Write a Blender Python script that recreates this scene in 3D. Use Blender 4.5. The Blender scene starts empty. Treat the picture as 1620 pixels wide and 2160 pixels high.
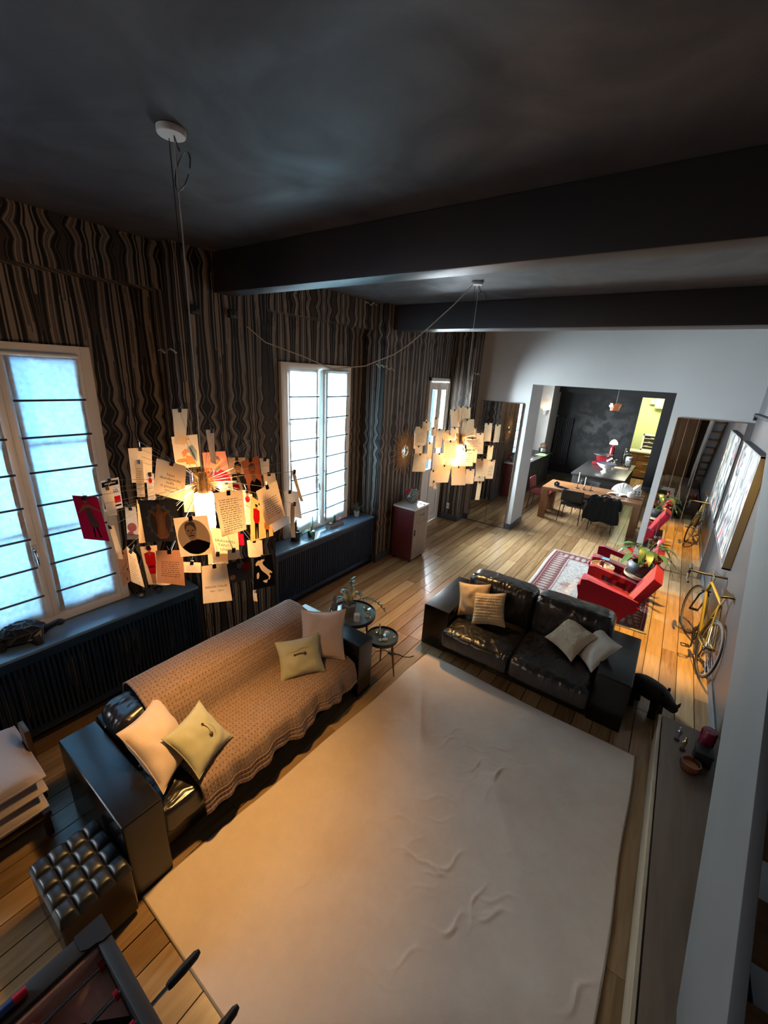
import bpy, bmesh, math, random, json
from mathutils import Vector, Matrix, noise
PI = math.pi
C = bpy.context.scene.collection
SC = bpy.context.scene
random.seed(11)

# ------------------------------------------------------------------ camera, world, light, exposure
cam = bpy.data.objects.new('camera', bpy.data.cameras.new('camera'))
C.objects.link(cam)
yw, pt, rl = -0.604998179, 0.325980809, -0.0579797474
fw = Vector((math.sin(yw)*math.cos(pt), math.cos(yw)*math.cos(pt), -math.sin(pt)))
rt = Vector((math.cos(yw), -math.sin(yw), 0)); dn = fw.cross(rt)
r0 = math.cos(rl)*rt + math.sin(rl)*dn; r1 = -math.sin(rl)*rt + math.cos(rl)*dn
m = Matrix.Identity(4)
for i in range(3):
    m[i][0] = r0[i]; m[i][1] = -r1[i]; m[i][2] = -fw[i]
m[2][3] = 3.0
cam.matrix_world = m
cam.data.sensor_fit = 'HORIZONTAL'; cam.data.sensor_width = 36; cam.data.lens = 861.3/1620*36
cam.data.clip_start = 0.02; cam.data.clip_end = 100
SC.camera = cam
SC.view_settings.view_transform = 'Standard'; SC.view_settings.look = 'None'
SC.view_settings.exposure = 0.4; SC.view_settings.gamma = 1.0; SC.view_settings.use_curve_mapping = False
w = bpy.data.worlds.new('overcast_sky'); SC.world = w; w.use_nodes = True
w.node_tree.nodes['Background'].inputs[0].default_value = (0.30, 0.66, 1.0, 1)
w.node_tree.nodes['Background'].inputs[1].default_value = 1.2

def light(name, kind, loc, power, color, size=None, aim=None, **k):
    d = bpy.data.lights.new(name, kind); o = bpy.data.objects.new(name, d); C.objects.link(o)
    o.location = loc; d.energy = power; d.color = color
    if kind == 'AREA':
        d.shape = 'RECTANGLE'; d.size, d.size_y = size
    elif size: d.shadow_soft_size = size
    if aim is not None:
        o.rotation_euler = (Vector(aim)-Vector(loc)).to_track_quat('-Z', 'Y').to_euler()
    for a, b in k.items(): setattr(d, a, b)
    return o
SKY = (0.15, 0.54, 1.0)
light('daylight_and_fill', 'AREA', (-4.75, 0.87, 2.05), 48, SKY, (2.3, 1.3), (0, 0.87, 1.9))
light('daylight_and_fill', 'AREA', (-4.75, 4.06, 2.05), 250, (0.46, 0.82, 1.0), (2.3, 1.4), (0, 4.06, 1.9))
light('daylight_and_fill', 'AREA', (-4.75, -1.8, 2.05), 330, (0.84, 0.92, 1.0), (2.3, 1.3), (0, -0.4, 0.9))  # added fill for the rug, shining through an invented window out of view
light('daylight_door', 'AREA', (-5.3, 8.05, 2.0), 8500, (0.84, 0.95, 1.0), (2.9, 1.5), (-1.0, 6.3, 0.6))
light('daylight_kitchen', 'AREA', (-4.75, 11.0, 1.9), 1300, (0.92, 0.97, 1.0), (1.9, 2.2), (0, 10.5, 0.6))
# ------------------------------------------------------------------ helpers
def tag(o, label=None, cat=None, group=None, kind=None):
    if label: o['label'] = label
    if cat: o['category'] = cat
    if group: o['group'] = group
    if kind: o['kind'] = kind
    return o
def thing(name, label, cat, loc=(0, 0, 0), rz=0, group=None):
    o = bpy.data.objects.new(name, None); C.objects.link(o)
    o.location = loc; o.rotation_euler = (0, 0, rz); o.empty_display_size = .05
    return tag(o, label, cat, group)
def copy_tree(o, parent=None, label=None, loc=None, rz=None):
    c = o.copy(); C.objects.link(c)
    if parent is not None: c.parent = parent
    for ch in list(o.children): copy_tree(ch, c)
    if label: c['label'] = label
    if loc is not None: c.location = loc
    if rz is not None: c.rotation_euler = (0, 0, rz)
    return c
class MB:
    def __init__(s): s.v = []; s.f = []; s.m = []
    def add(s, vs, fs, mi=0, M=None):
        n = len(s.v)
        s.v += [tuple(M @ Vector(v)) if M else tuple(v) for v in vs]
        s.f += [tuple(i+n for i in f) for f in fs]; s.m += [mi]*len(fs); return s
    def box(s, a, b, mi=0, M=None):
        x0, y0, z0 = a; x1, y1, z1 = b
        vs = [(x0,y0,z0),(x1,y0,z0),(x1,y1,z0),(x0,y1,z0),(x0,y0,z1),(x1,y0,z1),(x1,y1,z1),(x0,y1,z1)]
        return s.add(vs, [(0,3,2,1),(4,5,6,7),(0,1,5,4),(1,2,6,5),(2,3,7,6),(3,0,4,7)], mi, M)
    def tube(s, pts, r, n=8, mi=0, cap=True, closed=False):
        pts = [Vector(p) for p in pts]; k = len(pts); rs = r if isinstance(r, (list, tuple)) else [r]*k
        vs = []; up = Vector((0, 0, 1)); prev = None
        for i, p in enumerate(pts):
            if closed: t = pts[(i+1) % k]-pts[i-1]
            else: t = (pts[min(i+1, k-1)]-pts[max(i-1, 0)])
            t = t.normalized() if t.length > 1e-9 else Vector((0, 0, 1))
            if prev is None:
                a = t.cross(up)
                if a.length < 1e-3: a = t.cross(Vector((1, 0, 0)))
            else: a = prev - t*prev.dot(t)
            a.normalize(); prev = a; b = t.cross(a)
            for j in range(n):
                q = 2*PI*j/n; vs.append(p+(a*math.cos(q)+b*math.sin(q))*rs[i])
        fs = []
        for i in range(k if closed else k-1):
            for j in range(n):
                i2 = (i+1) % k
                fs.append((i*n+j, i*n+(j+1) % n, i2*n+(j+1) % n, i2*n+j))
        if cap and not closed: fs += [tuple(range(n-1, -1, -1)), tuple((k-1)*n+j for j in range(n))]
        return s.add(vs, fs, mi)
    def lathe(s, prof, n=24, c=(0, 0, 0), mi=0, M=None):
        vs = []; fs = []
        for r, z in prof:
            for j in range(n):
                q = 2*PI*j/n; vs.append((c[0]+r*math.cos(q), c[1]+r*math.sin(q), c[2]+z))
        for i in range(len(prof)-1):
            for j in range(n):
                fs.append((i*n+j, i*n+(j+1) % n, (i+1)*n+(j+1) % n, (i+1)*n+j))
        if prof[0][0] > 1e-6: fs.append(tuple(range(n-1, -1, -1)))
        if prof[-1][0] > 1e-6: fs.append(tuple((len(prof)-1)*n+j for j in range(n)))
        return s.add(vs, fs, mi, M)
    def cyl(s, c, r, z0, z1, n=20, mi=0): return s.lathe([(r, z0), (r, z1)], n, c, mi)
    def ball(s, c, r, n=14, mi=0, M=None):
        rx, ry, rz = r if isinstance(r, (list, tuple)) else (r, r, r); k = n//2; vs = []; fs = []
        for i in range(k+1):
            t = PI*i/k
            for j in range(n):
                q = 2*PI*j/n; vs.append((c[0]+rx*math.sin(t)*math.cos(q), c[1]+ry*math.sin(t)*math.sin(q), c[2]-rz*math.cos(t)))
        for i in range(k):
            for j in range(n): fs.append((i*n+j, i*n+(j+1) % n, (i+1)*n+(j+1) % n, (i+1)*n+j))
        return s.add(vs, fs, mi, M)
    def prism(s, poly, axis, a, b, mi=0, M=None):
        n = len(poly)
        def P(p, h): return {'x': (h, p[0], p[1]), 'y': (p[0], h, p[1]), 'z': (p[0], p[1], h)}[axis]
        vs = [P(p, a) for p in poly]+[P(p, b) for p in poly]
        fs = [tuple(range(n-1, -1, -1)), tuple(range(n, 2*n))]+[(i, (i+1) % n, n+(i+1) % n, n+i) for i in range(n)]
        return s.add(vs, fs, mi, M)
    def grid(s, fn, nu, nv, mi=0, flip=False):
        vs = [fn(i/nu, j/nv) for j in range(nv+1) for i in range(nu+1)]; W = nu+1
        fs = [(j*W+i, j*W+i+1, (j+1)*W+i+1, (j+1)*W+i) for j in range(nv) for i in range(nu)]
        if flip: fs = [f[::-1] for f in fs]
        return s.add(vs, fs, mi)
    def obj(s, name, mats, parent=None, bevel=0, smooth=35, seg=2, weld=False, kind=None, label=None, solid=0, sub=0):
        me = bpy.data.meshes.new(name); me.from_pydata(s.v, [], s.f)
        if not isinstance(mats, (list, tuple)): mats = [mats]
        for q in mats: me.materials.append(q)
        if len(mats) > 1: me.polygons.foreach_set('material_index', s.m)
        bm = bmesh.new(); bm.from_mesh(me)
        if weld: bmesh.ops.remove_doubles(bm, verts=bm.verts, dist=1e-5)
        bmesh.ops.dissolve_degenerate(bm, edges=bm.edges, dist=1e-6)
        bmesh.ops.recalc_face_normals(bm, faces=bm.faces)
        if bevel:
            es = [e for e in bm.edges if len(e.link_faces) == 2 and e.calc_face_angle(0) > .5]
            bmesh.ops.bevel(bm, geom=es, offset=bevel, segments=seg, affect='EDGES', profile=.6, clamp_overlap=True)
        bm.to_mesh(me); bm.free()
        if smooth:
            me.polygons.foreach_set('use_smooth', [True]*len(me.polygons)); me.set_sharp_from_angle(angle=math.radians(smooth))
        o = bpy.data.objects.new(name, me); C.objects.link(o)
        if parent: o.parent = parent
        if solid:
            q = o.modifiers.new('solid', 'SOLIDIFY'); q.thickness = solid; q.offset = 0
        if sub:
            q = o.modifiers.new('sub', 'SUBSURF'); q.levels = sub; q.render_levels = sub
        return tag(o, label, kind=kind)
def struct(mb, name, mats, parent=None, **k):
    o = mb.obj(name, mats, parent, **k)
    if parent is None: o['kind'] = 'structure'
    return o
def bez(p0, p1, p2, n=8):
    p0, p1, p2 = map(Vector, (p0, p1, p2))
    return [p0*(1-t)**2+p1*2*t*(1-t)+p2*t*t for t in [i/n for i in range(n+1)]]
# ------------------------------------------------------------------ materials
MATS = {}
def nn(t, kind, **k):
    n = t.nodes.new(kind)
    for a, b in k.items(): setattr(n, a, b)
    return n
def mat(name, col, rough=.5, metal=0, var=0, vscale=8, bump=0, bscale=60, coat=0, spec=.5, emit=0, sheen=0, stretch=None, rvar=0):
    if name in MATS: return MATS[name]
    mt = bpy.data.materials.new(name); mt.use_nodes = True; t = mt.node_tree; L = t.links
    b = t.nodes['Principled BSDF']
    b.inputs['Base Color'].default_value = (*col, 1); b.inputs['Roughness'].default_value = rough
    b.inputs['Metallic'].default_value = metal; b.inputs['Coat Weight'].default_value = coat
    b.inputs['Specular IOR Level'].default_value = spec
    if sheen: b.inputs['Sheen Weight'].default_value = sheen
    if emit:
        b.inputs['Emission Color'].default_value = (*col, 1); b.inputs['Emission Strength'].default_value = emit
    tc = nn(t, 'ShaderNodeTexCoord'); mp = nn(t, 'ShaderNodeMapping'); L.new(tc.outputs['Object'], mp.inputs[0])
    if stretch: mp.inputs['Scale'].default_value = stretch
    if var:
        n = nn(t, 'ShaderNodeTexNoise'); n.inputs['Scale'].default_value = vscale; n.inputs['Detail'].default_value = 5
        L.new(mp.outputs[0], n.inputs['Vector'])
        x = nn(t, 'ShaderNodeMix', data_type='RGBA'); L.new(n.outputs[0], x.inputs[0])
        x.inputs[6].default_value = (*[c*(1-var) for c in col], 1); x.inputs[7].default_value = (*[min(1, c*(1+var)) for c in col], 1)
        L.new(x.outputs[2], b.inputs['Base Color'])
        if rvar:
            mr = nn(t, 'ShaderNodeMapRange'); mr.inputs[3].default_value = rough-rvar; mr.inputs[4].default_value = rough+rvar
            L.new(n.outputs[0], mr.inputs[0]); L.new(mr.outputs[0], b.inputs['Roughness'])
    if bump:
        n2 = nn(t, 'ShaderNodeTexNoise'); n2.inputs['Scale'].default_value = bscale; n2.inputs['Detail'].default_value = 4
        L.new(mp.outputs[0], n2.inputs['Vector']); bp = nn(t, 'ShaderNodeBump'); bp.inputs['Strength'].default_value = bump
        bp.inputs['Distance'].default_value = .02; L.new(n2.outputs[0], bp.inputs['Height']); L.new(bp.outputs[0], b.inputs['Normal'])
    MATS[name] = mt; return mt
def fresh(name):
    mt = bpy.data.materials.new(name); mt.use_nodes = True; MATS[name] = mt
    return mt, mt.node_tree, mt.node_tree.nodes['Principled BSDF']
def math_(t, op, a, b=None, c=None):
    n = nn(t, 'ShaderNodeMath', operation=op)
    for i, v in enumerate((a, b, c)):
        if v is None: continue
        if isinstance(v, (int, float)): n.inputs[i].default_value = v
        else: t.links.new(v, n.inputs[i])
    return n.outputs[0]
def ramp(t, fac, stops, interp='LINEAR'):
    r = nn(t, 'ShaderNodeValToRGB'); r.color_ramp.interpolation = interp
    e = r.color_ramp.elements
    while len(e) < len(stops): e.new(.5)
    for q, (p, c) in zip(e, stops): q.position = p; q.color = (*c, 1)
    t.links.new(fac, r.inputs[0]); return r.outputs[0]
def wallpaper():
    mt, t, b = fresh('striped_wallpaper'); L = t.links
    g = nn(t, 'ShaderNodeNewGeometry'); s = nn(t, 'ShaderNodeSeparateXYZ'); L.new(g.outputs['Position'], s.inputs[0])
    u = math_(t, 'ADD', s.outputs[1], s.outputs[0]); z = s.outputs[2]
    p = math_(t, 'PINGPONG', u, .175)                       # mirrored repeats
    # stripes run nearly straight, bow slowly, and pinch into chains of lozenges in a few bands of height
    cell = math_(t, 'FLOOR', math_(t, 'DIVIDE', u, .35)); ph = math_(t, 'MULTIPLY', math_(t, 'SINE', math_(t, 'MULTIPLY', cell, 12.9)), .22)
    zz = math_(t, 'ADD', z, ph)
    def band(c, w_, a):
        q = math_(t, 'DIVIDE', math_(t, 'SUBTRACT', zz, c), w_); return math_(t, 'MULTIPLY', math_(t, 'POWER', 2.718, math_(t, 'MULTIPLY', math_(t, 'MULTIPLY', q, q), -1.0)), a)
    env = math_(t, 'ADD', math_(t, 'ADD', band(2.2, .34, 1.0), band(.95, .22, .8)), band(3.72, .16, .9))
    tri = math_(t, 'SUBTRACT', math_(t, 'PINGPONG', zz, .10), .05)
    big = math_(t, 'ADD', math_(t, 'MULTIPLY', math_(t, 'SINE', math_(t, 'MULTIPLY', zz, 4.6)), .010), math_(t, 'MULTIPLY', math_(t, 'SINE', math_(t, 'MULTIPLY', zz, 10.5)), .003))
    pk = math_(t, 'DIVIDE', p, .042); fall = math_(t, 'MULTIPLY', pk, math_(t, 'POWER', 2.718, math_(t, 'SUBTRACT', 1.0, pk)))
    d = math_(t, 'MULTIPLY', math_(t, 'ADD', math_(t, 'MULTIPLY', math_(t, 'MULTIPLY', tri, env), .72), big), fall)
    q = math_(t, 'ABSOLUTE', math_(t, 'ADD', p, d))
    blk = math_(t, 'MULTIPLY', cell, 7.31)
    wn = nn(t, 'ShaderNodeTexWhiteNoise', noise_dimensions='1D'); L.new(math_(t, 'FLOOR', math_(t, 'DIVIDE', q, .0105)), wn.inputs['W'])
    wn2 = nn(t, 'ShaderNodeTexWhiteNoise', noise_dimensions='1D'); L.new(math_(t, 'FLOOR', math_(t, 'DIVIDE', q, .027)), wn2.inputs['W'])
    f = math_(t, 'ADD', math_(t, 'MULTIPLY', wn.outputs[0], .5), math_(t, 'MULTIPLY', wn2.outputs[0], .5))
    nz = nn(t, 'ShaderNodeTexNoise'); nz.inputs['Scale'].default_value = 1.1; L.new(g.outputs['Position'], nz.inputs[0])
    f = math_(t, 'ADD', f, math_(t, 'MULTIPLY', math_(t, 'SUBTRACT', nz.outputs[0], .5), .35))
    col = ramp(t, f, [(0, (.010, .009, .010)), (.30, (.034, .029, .028)), (.40, (.013, .012, .013)), (.60, (.05, .038, .034)), (.65, (.21, .175, .145)), (.74, (.085, .07, .062)), (.82, (.25, .205, .165))], 'CONSTANT')
    L.new(col, b.inputs['Base Color']); b.inputs['Roughness'].default_value = .5; b.inputs['Specular IOR Level'].default_value = .2
    return mt
WP = wallpaper()
def woodmat(name, c1, c2, rough=.4, axis=1, scale=9, stretch=12, rand=True, coat=0, knots=False):
    mt, t, b = fresh(name); L = t.links
    g = nn(t, 'ShaderNodeTexCoord'); oi = nn(t, 'ShaderNodeObjectInfo')
    geo = nn(t, 'ShaderNodeNewGeometry')
    va = nn(t, 'ShaderNodeVectorMath', operation='ADD'); L.new(geo.outputs['Position'], va.inputs[0])
    mul = math_(t, 'MULTIPLY', oi.outputs['Random'], 37.0); cb = nn(t, 'ShaderNodeCombineXYZ')
    for i in range(3): L.new(mul, cb.inputs[i])
    L.new(cb.outputs[0], va.inputs[1])
    mp = nn(t, 'ShaderNodeMapping'); sc = [stretch]*3; sc[axis] = 1.0; mp.inputs['Scale'].default_value = sc; L.new(va.outputs[0], mp.inputs[0])
    n = nn(t, 'ShaderNodeTexNoise'); n.inputs['Scale'].default_value = scale/4; n.inputs['Detail'].default_value = 6; n.inputs['Distortion'].default_value = .6
    L.new(mp.outputs[0], n.inputs['Vector'])
    f = n.outputs[0]
    if rand: f = math_(t, 'ADD', math_(t, 'MULTIPLY', f, .62), math_(t, 'MULTIPLY', oi.outputs['Random'], .42))
    col = ramp(t, f, [(.28, c1), (.75, c2)]); L.new(col, b.inputs['Base Color'])
    b.inputs['Roughness'].default_value = rough; b.inputs['Coat Weight'].default_value = coat; b.inputs['Coat Roughness'].default_value = .2
    bp = nn(t, 'ShaderNodeBump'); bp.inputs['Strength'].default_value = .12; bp.inputs['Distance'].default_value = .01
    L.new(n.outputs[0], bp.inputs['Height']); L.new(bp.outputs[0], b.inputs['Normal'])
    return mt
OAK = woodmat('oak_plank', (.21, .118, .052), (.43, .28, .145), .24)
LEATHER = mat('black_leather', (.005, .004, .004), .24, var=.4, vscale=5, bump=.02, bscale=60, spec=.5, rvar=.03)
def creased():
    mt, t, b = fresh('creased_black_leather'); L = t.links
    tc = nn(t, 'ShaderNodeTexCoord'); n = nn(t, 'ShaderNodeTexNoise'); n.inputs['Scale'].default_value = 5.5; n.inputs['Detail'].default_value = 1.5; n.inputs['Distortion'].default_value = 1.2
    mp = nn(t, 'ShaderNodeMapping'); mp.inputs['Scale'].default_value = (1.6, 1.0, .55); L.new(tc.outputs['Object'], mp.inputs[0]); L.new(mp.outputs[0], n.inputs['Vector'])
    bp = nn(t, 'ShaderNodeBump'); bp.inputs['Strength'].default_value = .55; bp.inputs['Distance'].default_value = .04
    L.new(n.outputs[0], bp.inputs['Height']); L.new(bp.outputs[0], b.inputs['Normal'])
    b.inputs['Base Color'].default_value = (.012, .009, .008, 1); b.inputs['Roughness'].default_value = .29; b.inputs['Specular IOR Level'].default_value = .8
    return mt
CREASED = creased()
def paper(name, col, tr=.45):
    mt, t, b = fresh(name); L = t.links
    out = t.nodes['Material Output']; tl = nn(t, 'ShaderNodeBsdfTranslucent'); tl.inputs[0].default_value = (*[c*.95 for c in col], 1)
    df = nn(t, 'ShaderNodeBsdfDiffuse'); mx = nn(t, 'ShaderNodeMixShader'); mx.inputs[0].default_value = tr
    tc = nn(t, 'ShaderNodeTexCoord'); n = nn(t, 'ShaderNodeTexNoise'); n.inputs['Scale'].default_value = 30; L.new(tc.outputs['Object'], n.inputs['Vector'])
    cr = ramp(t, n.outputs[0], [(.3, tuple(c*.86 for c in col)), (.7, col)]); L.new(cr, df.inputs[0])
    L.new(df.outputs[0], mx.inputs[1]); L.new(tl.outputs[0], mx.inputs[2]); L.new(mx.outputs[0], out.inputs[0])
    return mt
def glassy(name, tint=(1, 1, 1), gl=.12, rough=.02):
    mt, t, b = fresh(name); L = t.links; out = t.nodes['Material Output']
    a = nn(t, 'ShaderNodeBsdfTransparent'); a.inputs[0].default_value = (*tint, 1); g = nn(t, 'ShaderNodeBsdfGlossy'); g.inputs[1].default_value = rough
    fr = nn(t, 'ShaderNodeLayerWeight'); fr.inputs[0].default_value = .35
    f = math_(t, 'ADD', math_(t, 'MULTIPLY', fr.outputs[1], .5), gl*.5)
    mx = nn(t, 'ShaderNodeMixShader'); L.new(f, mx.inputs[0]); L.new(a.outputs[0], mx.inputs[1]); L.new(g.outputs[0], mx.inputs[2]); L.new(mx.outputs[0], out.inputs[0])
    return mt
def sheer():
    mt, t, b = fresh('sheer_blind_linen'); L = t.links; out = t.nodes['Material Output']
    tc = nn(t, 'ShaderNodeTexCoord')
    n = nn(t, 'ShaderNodeTexNoise'); n.inputs['Scale'].default_value = 26; n.inputs['Detail'].default_value = 6; L.new(tc.outputs['Object'], n.inputs['Vector'])
    col = ramp(t, n.outputs[0], [(.3, (.62, .70, .74)), (.7, (.86, .90, .92))])
    tl = nn(t, 'ShaderNodeBsdfTranslucent'); L.new(col, tl.inputs[0]); df = nn(t, 'ShaderNodeBsdfDiffuse'); L.new(col, df.inputs[0])
    tr = nn(t, 'ShaderNodeBsdfTransparent'); m1 = nn(t, 'ShaderNodeMixShader'); m1.inputs[0].default_value = .7; L.new(df.outputs[0], m1.inputs[1]); L.new(tl.outputs[0], m1.inputs[2])
    m2 = nn(t, 'ShaderNodeMixShader'); m2.inputs[0].default_value = .05; L.new(m1.outputs[0], m2.inputs[1]); L.new(tr.outputs[0], m2.inputs[2]); L.new(m2.outputs[0], out.inputs[0])
    return mt
SHEER = sheer(); PANE = glassy('window_glass', (.97, .99, 1), .06); GLASS = glassy('clear_glass', (.96, .98, .97), .2)
MIRROR = mat('mirror_glass', (.86, .88, .88), .015, 1)
WHITEP = mat('white_paint', (.66, .65, .62), .55, var=.06, vscale=3)
BACKW = mat('back_wall_plaster', (.38, .385, .385), .7, var=.07, vscale=1.6, bump=.03, bscale=30)
FRAME = mat('window_frame_paint', (.74, .70, .65), .4, var=.05)
RIGHTW = mat('grey_wall_paint', (.034, .033, .036), .38, var=.12, vscale=2.5, bump=.03, bscale=40)
def ceilmat():
    mt, t, b = fresh('dark_polished_plaster'); L = t.links
    g = nn(t, 'ShaderNodeNewGeometry'); n = nn(t, 'ShaderNodeTexNoise'); n.inputs['Scale'].default_value = 1.7; n.inputs['Detail'].default_value = 8; n.inputs['Distortion'].default_value = 1.2
    L.new(g.outputs['Position'], n.inputs['Vector'])
    L.new(ramp(t, n.outputs[0], [(.35, (.040, .034, .033)), (.68, (.062, .053, .051))]), b.inputs['Base Color'])
    L.new(ramp(t, n.outputs[0], [(.35, (.75,)*3), (.7, (.55,)*3)]), b.inputs['Roughness'])
    return mt
CEIL = ceilmat()
BEAM = mat('dark_beam_paint', (.021, .013, .013), .5, var=.15, vscale=2)
def chalk():
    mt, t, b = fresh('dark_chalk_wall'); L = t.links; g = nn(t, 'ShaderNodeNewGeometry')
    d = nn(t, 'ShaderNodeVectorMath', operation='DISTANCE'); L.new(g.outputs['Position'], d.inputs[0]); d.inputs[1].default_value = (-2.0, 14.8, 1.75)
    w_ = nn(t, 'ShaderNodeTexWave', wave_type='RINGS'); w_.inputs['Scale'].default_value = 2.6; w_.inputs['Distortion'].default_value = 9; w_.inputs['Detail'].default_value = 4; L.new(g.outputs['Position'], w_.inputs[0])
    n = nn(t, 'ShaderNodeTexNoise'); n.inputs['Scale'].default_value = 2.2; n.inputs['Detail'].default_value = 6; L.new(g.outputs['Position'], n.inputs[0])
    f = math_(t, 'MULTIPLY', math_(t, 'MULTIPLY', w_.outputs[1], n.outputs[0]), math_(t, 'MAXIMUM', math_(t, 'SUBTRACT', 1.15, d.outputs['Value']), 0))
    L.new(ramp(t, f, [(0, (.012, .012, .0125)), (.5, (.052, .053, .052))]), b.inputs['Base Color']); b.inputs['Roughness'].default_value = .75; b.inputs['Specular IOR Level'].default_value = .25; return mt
DARKW = chalk()
SKIRT = mat('slate_skirting', (.05, .062, .072), .4)
NAVY = mat('radiator_enamel', (.010, .030, .072), .36)
SILL = mat('sill_enamel', (.12, .21, .31), .22, spec=.8)
BLACK = mat('black_metal', (.012, .012, .013), .4)
STEEL = mat('brushed_steel', (.62, .62, .60), .28, 1)
CHROME = mat('chrome', (.8, .8, .8), .08, 1)
WHITEC = mat('white_ceramic', (.82, .81, .78), .3)
WHITEPL = mat('white_plastic', (.75, .75, .74), .4)
# ------------------------------------------------------------------ the setting
WX = -4.0; CZ = 3.92
W1 = (0.28, 1.465); W2 = (3.42, 4.70); DR = (7.0, 7.84); WZ = (0.82, 3.07)
b = MB()
def wl(y0, y1, z0=0, z1=CZ): b.box((WX-.3, y0, z0), (WX, y1, z1))
W0 = (-2.4, -1.22)  # out-of-view opening added to admit the fill light
wl(-2.8, W0[0]); wl(W0[1], W1[0]); wl(W1[1], W2[0]); wl(W2[1], DR[0])
for wi in (W0, W1, W2): wl(wi[0], wi[1], 0, WZ[0]); wl(wi[0], wi[1], WZ[1], CZ)
wl(DR[0], DR[1], 2.98, CZ); wl(DR[1], 9.0)
struct(b, 'wall_left', WP, smooth=0)
for y0, y1, x1 in ((2.03, 3.0, -3.65), (5.05, 6.35, -3.63), (7.9, 8.25, -3.52)): struct(MB().box((WX, y0, 0), (x1, y1, CZ)), 'wall_left_pier', WP, smooth=0)
struct(MB().box((WX, -1.2, 3.57), (-3.80, 2.03, CZ)), 'trim_1', WP, smooth=0)
struct(MB().box((WX, 3.0, 3.58), (-3.80, 5.05, CZ)), 'trim_2', WP, smooth=0)
rnd = random.Random(4)
TORN = mat('torn_paper_edge', (.62, .58, .50), .8)
def torn(name, p0, p1, out):
    q = MB(); p0, p1, out = Vector(p0), Vector(p1), Vector(out); n = 12
    up = [p0.lerp(p1, i/n)+Vector((0, 0, rnd.uniform(-.012, .012)+.015*math.sin(i*.9))) for i in range(n+1)]
    vs = up+[p+Vector((0, 0, -.012-rnd.random()*.008))+out*.012 for p in up]
    q.add(vs, [(i, i+1, n+2+i, n+1+i) for i in range(n)])
    struct(q, name, TORN, solid=.002)
torn('trim_3', (-3.98, 2.026, 3.1), (-3.66, 2.026, 3.1), (0, -1, 0))
torn('trim_4', (-3.78, 5.046, 3.12), (-3.626, 5.046, 3.1), (0, -1, 0)); torn('trim_5', (-3.626, 5.05, 3.1), (-3.626, 5.28, 3.07), (1, 0, 0))
torn('trim_6', (-3.515, 7.92, 3.1), (-3.515, 8.2, 3.1), (1, 0, 0))
torn('trim_7', (-3.795, 4.75, 3.90), (-3.795, 5.02, 3.91), (1, 0, 0))
# back wall with the wide opening into the kitchen
b = MB(); BY = 8.25; BT = 8.98
b.box((-4.3, BY, 0), (-2.44, BT, CZ)).box((-.155, BY, 0), (1.2, BT, CZ)).box((-2.44, BY, 2.965), (-.155, BT, CZ))
struct(b, 'wall_back', BACKW, smooth=0)
struct(MB().box((.9, -2.6, 0), (1.2, BY, CZ)), 'wall_right', RIGHTW, smooth=0)
struct(MB().box((-4.3, -2.8, 0), (1.2, -2.6, CZ)), 'wall_front', mat('umber_wall', (.16, .085, .045), .6, var=.2, vscale=2), smooth=0)
struct(MB().box((-4.3, -2.8, CZ), (1.2, BT, CZ+.15)), 'ceiling', CEIL, smooth=0)
struct(MB().box((-3.65, 2.41, 3.6), (.9, 2.60, CZ)), 'ceiling_beam', BEAM, bevel=.012)
struct(MB().box((-3.63, 5.22, 3.6), (.9, 5.54, CZ)), 'ceiling_beam', BEAM, bevel=.012)
b = MB(); H_ = .125
for x0, y0, x1, y1 in ((-4, 1.985+.03, -3.635, 2.03), (-3.65, 2.015, -3.635, 3.015), (-3.63, 5.035, -3.615, 6.365), (-4, 5.035, -3.615, 5.05), (-4, 7.885, -3.505, 7.9), (-3.52, 7.885, -3.505, 8.25),
                       (-3.52, 8.235, -3.42, 8.25), (-2.56, 8.235, -2.425, 8.25), (-2.44, 8.235, -2.425, 8.995), (-.17, 8.235, -.06, 8.25), (-.17, 8.235, -.155, 8.995), (.885, 3.85, .9, 8.25)):
    b.box((x0, y0, 0), (x1, y1, H_))
struct(b, 'baseboard_left', SKIRT, bevel=.003)
# floor: dark bed with every oak board laid on it
fl = struct(MB().box((-4.3, -2.8, -.12), (1.2, 18.2, -.012)), 'floor', mat('floor_bed', (.02, .013, .008), .8), smooth=0)
pm = MB().box((-.5, 0, -.012), (.5, 1, 0)).obj('plank', OAK, fl, smooth=0).data
bpy.data.objects.remove(bpy.data.objects['plank'])
PW = .1585; n = 0
for i in range(31):
    x = -3.99+PW*(i+.5); y = -2.6-rnd.random()*1.2
    while y < 14.8:
        ln = rnd.uniform(1.7, 2.9)
        if y+ln > 14.0: ln = 14.8-y
        if y+ln > -1.0 and not (x < -3.6 and y+ln < 6.8):
            o = bpy.data.objects.new('plank', pm); C.objects.link(o); o.parent = fl
            o.location = (x, y, rnd.uniform(-.0012, .0008)); o.scale = (PW-.007, ln-.004, 1); n += 1
        y += ln
for i in range(8):
    o = bpy.data.objects.new('plank', pm); C.objects.link(o); o.parent = fl; o.location = (-1.6+PW*(i+.5), 14.8, 0); o.scale = (PW-.007, 2.8, 1)
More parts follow.
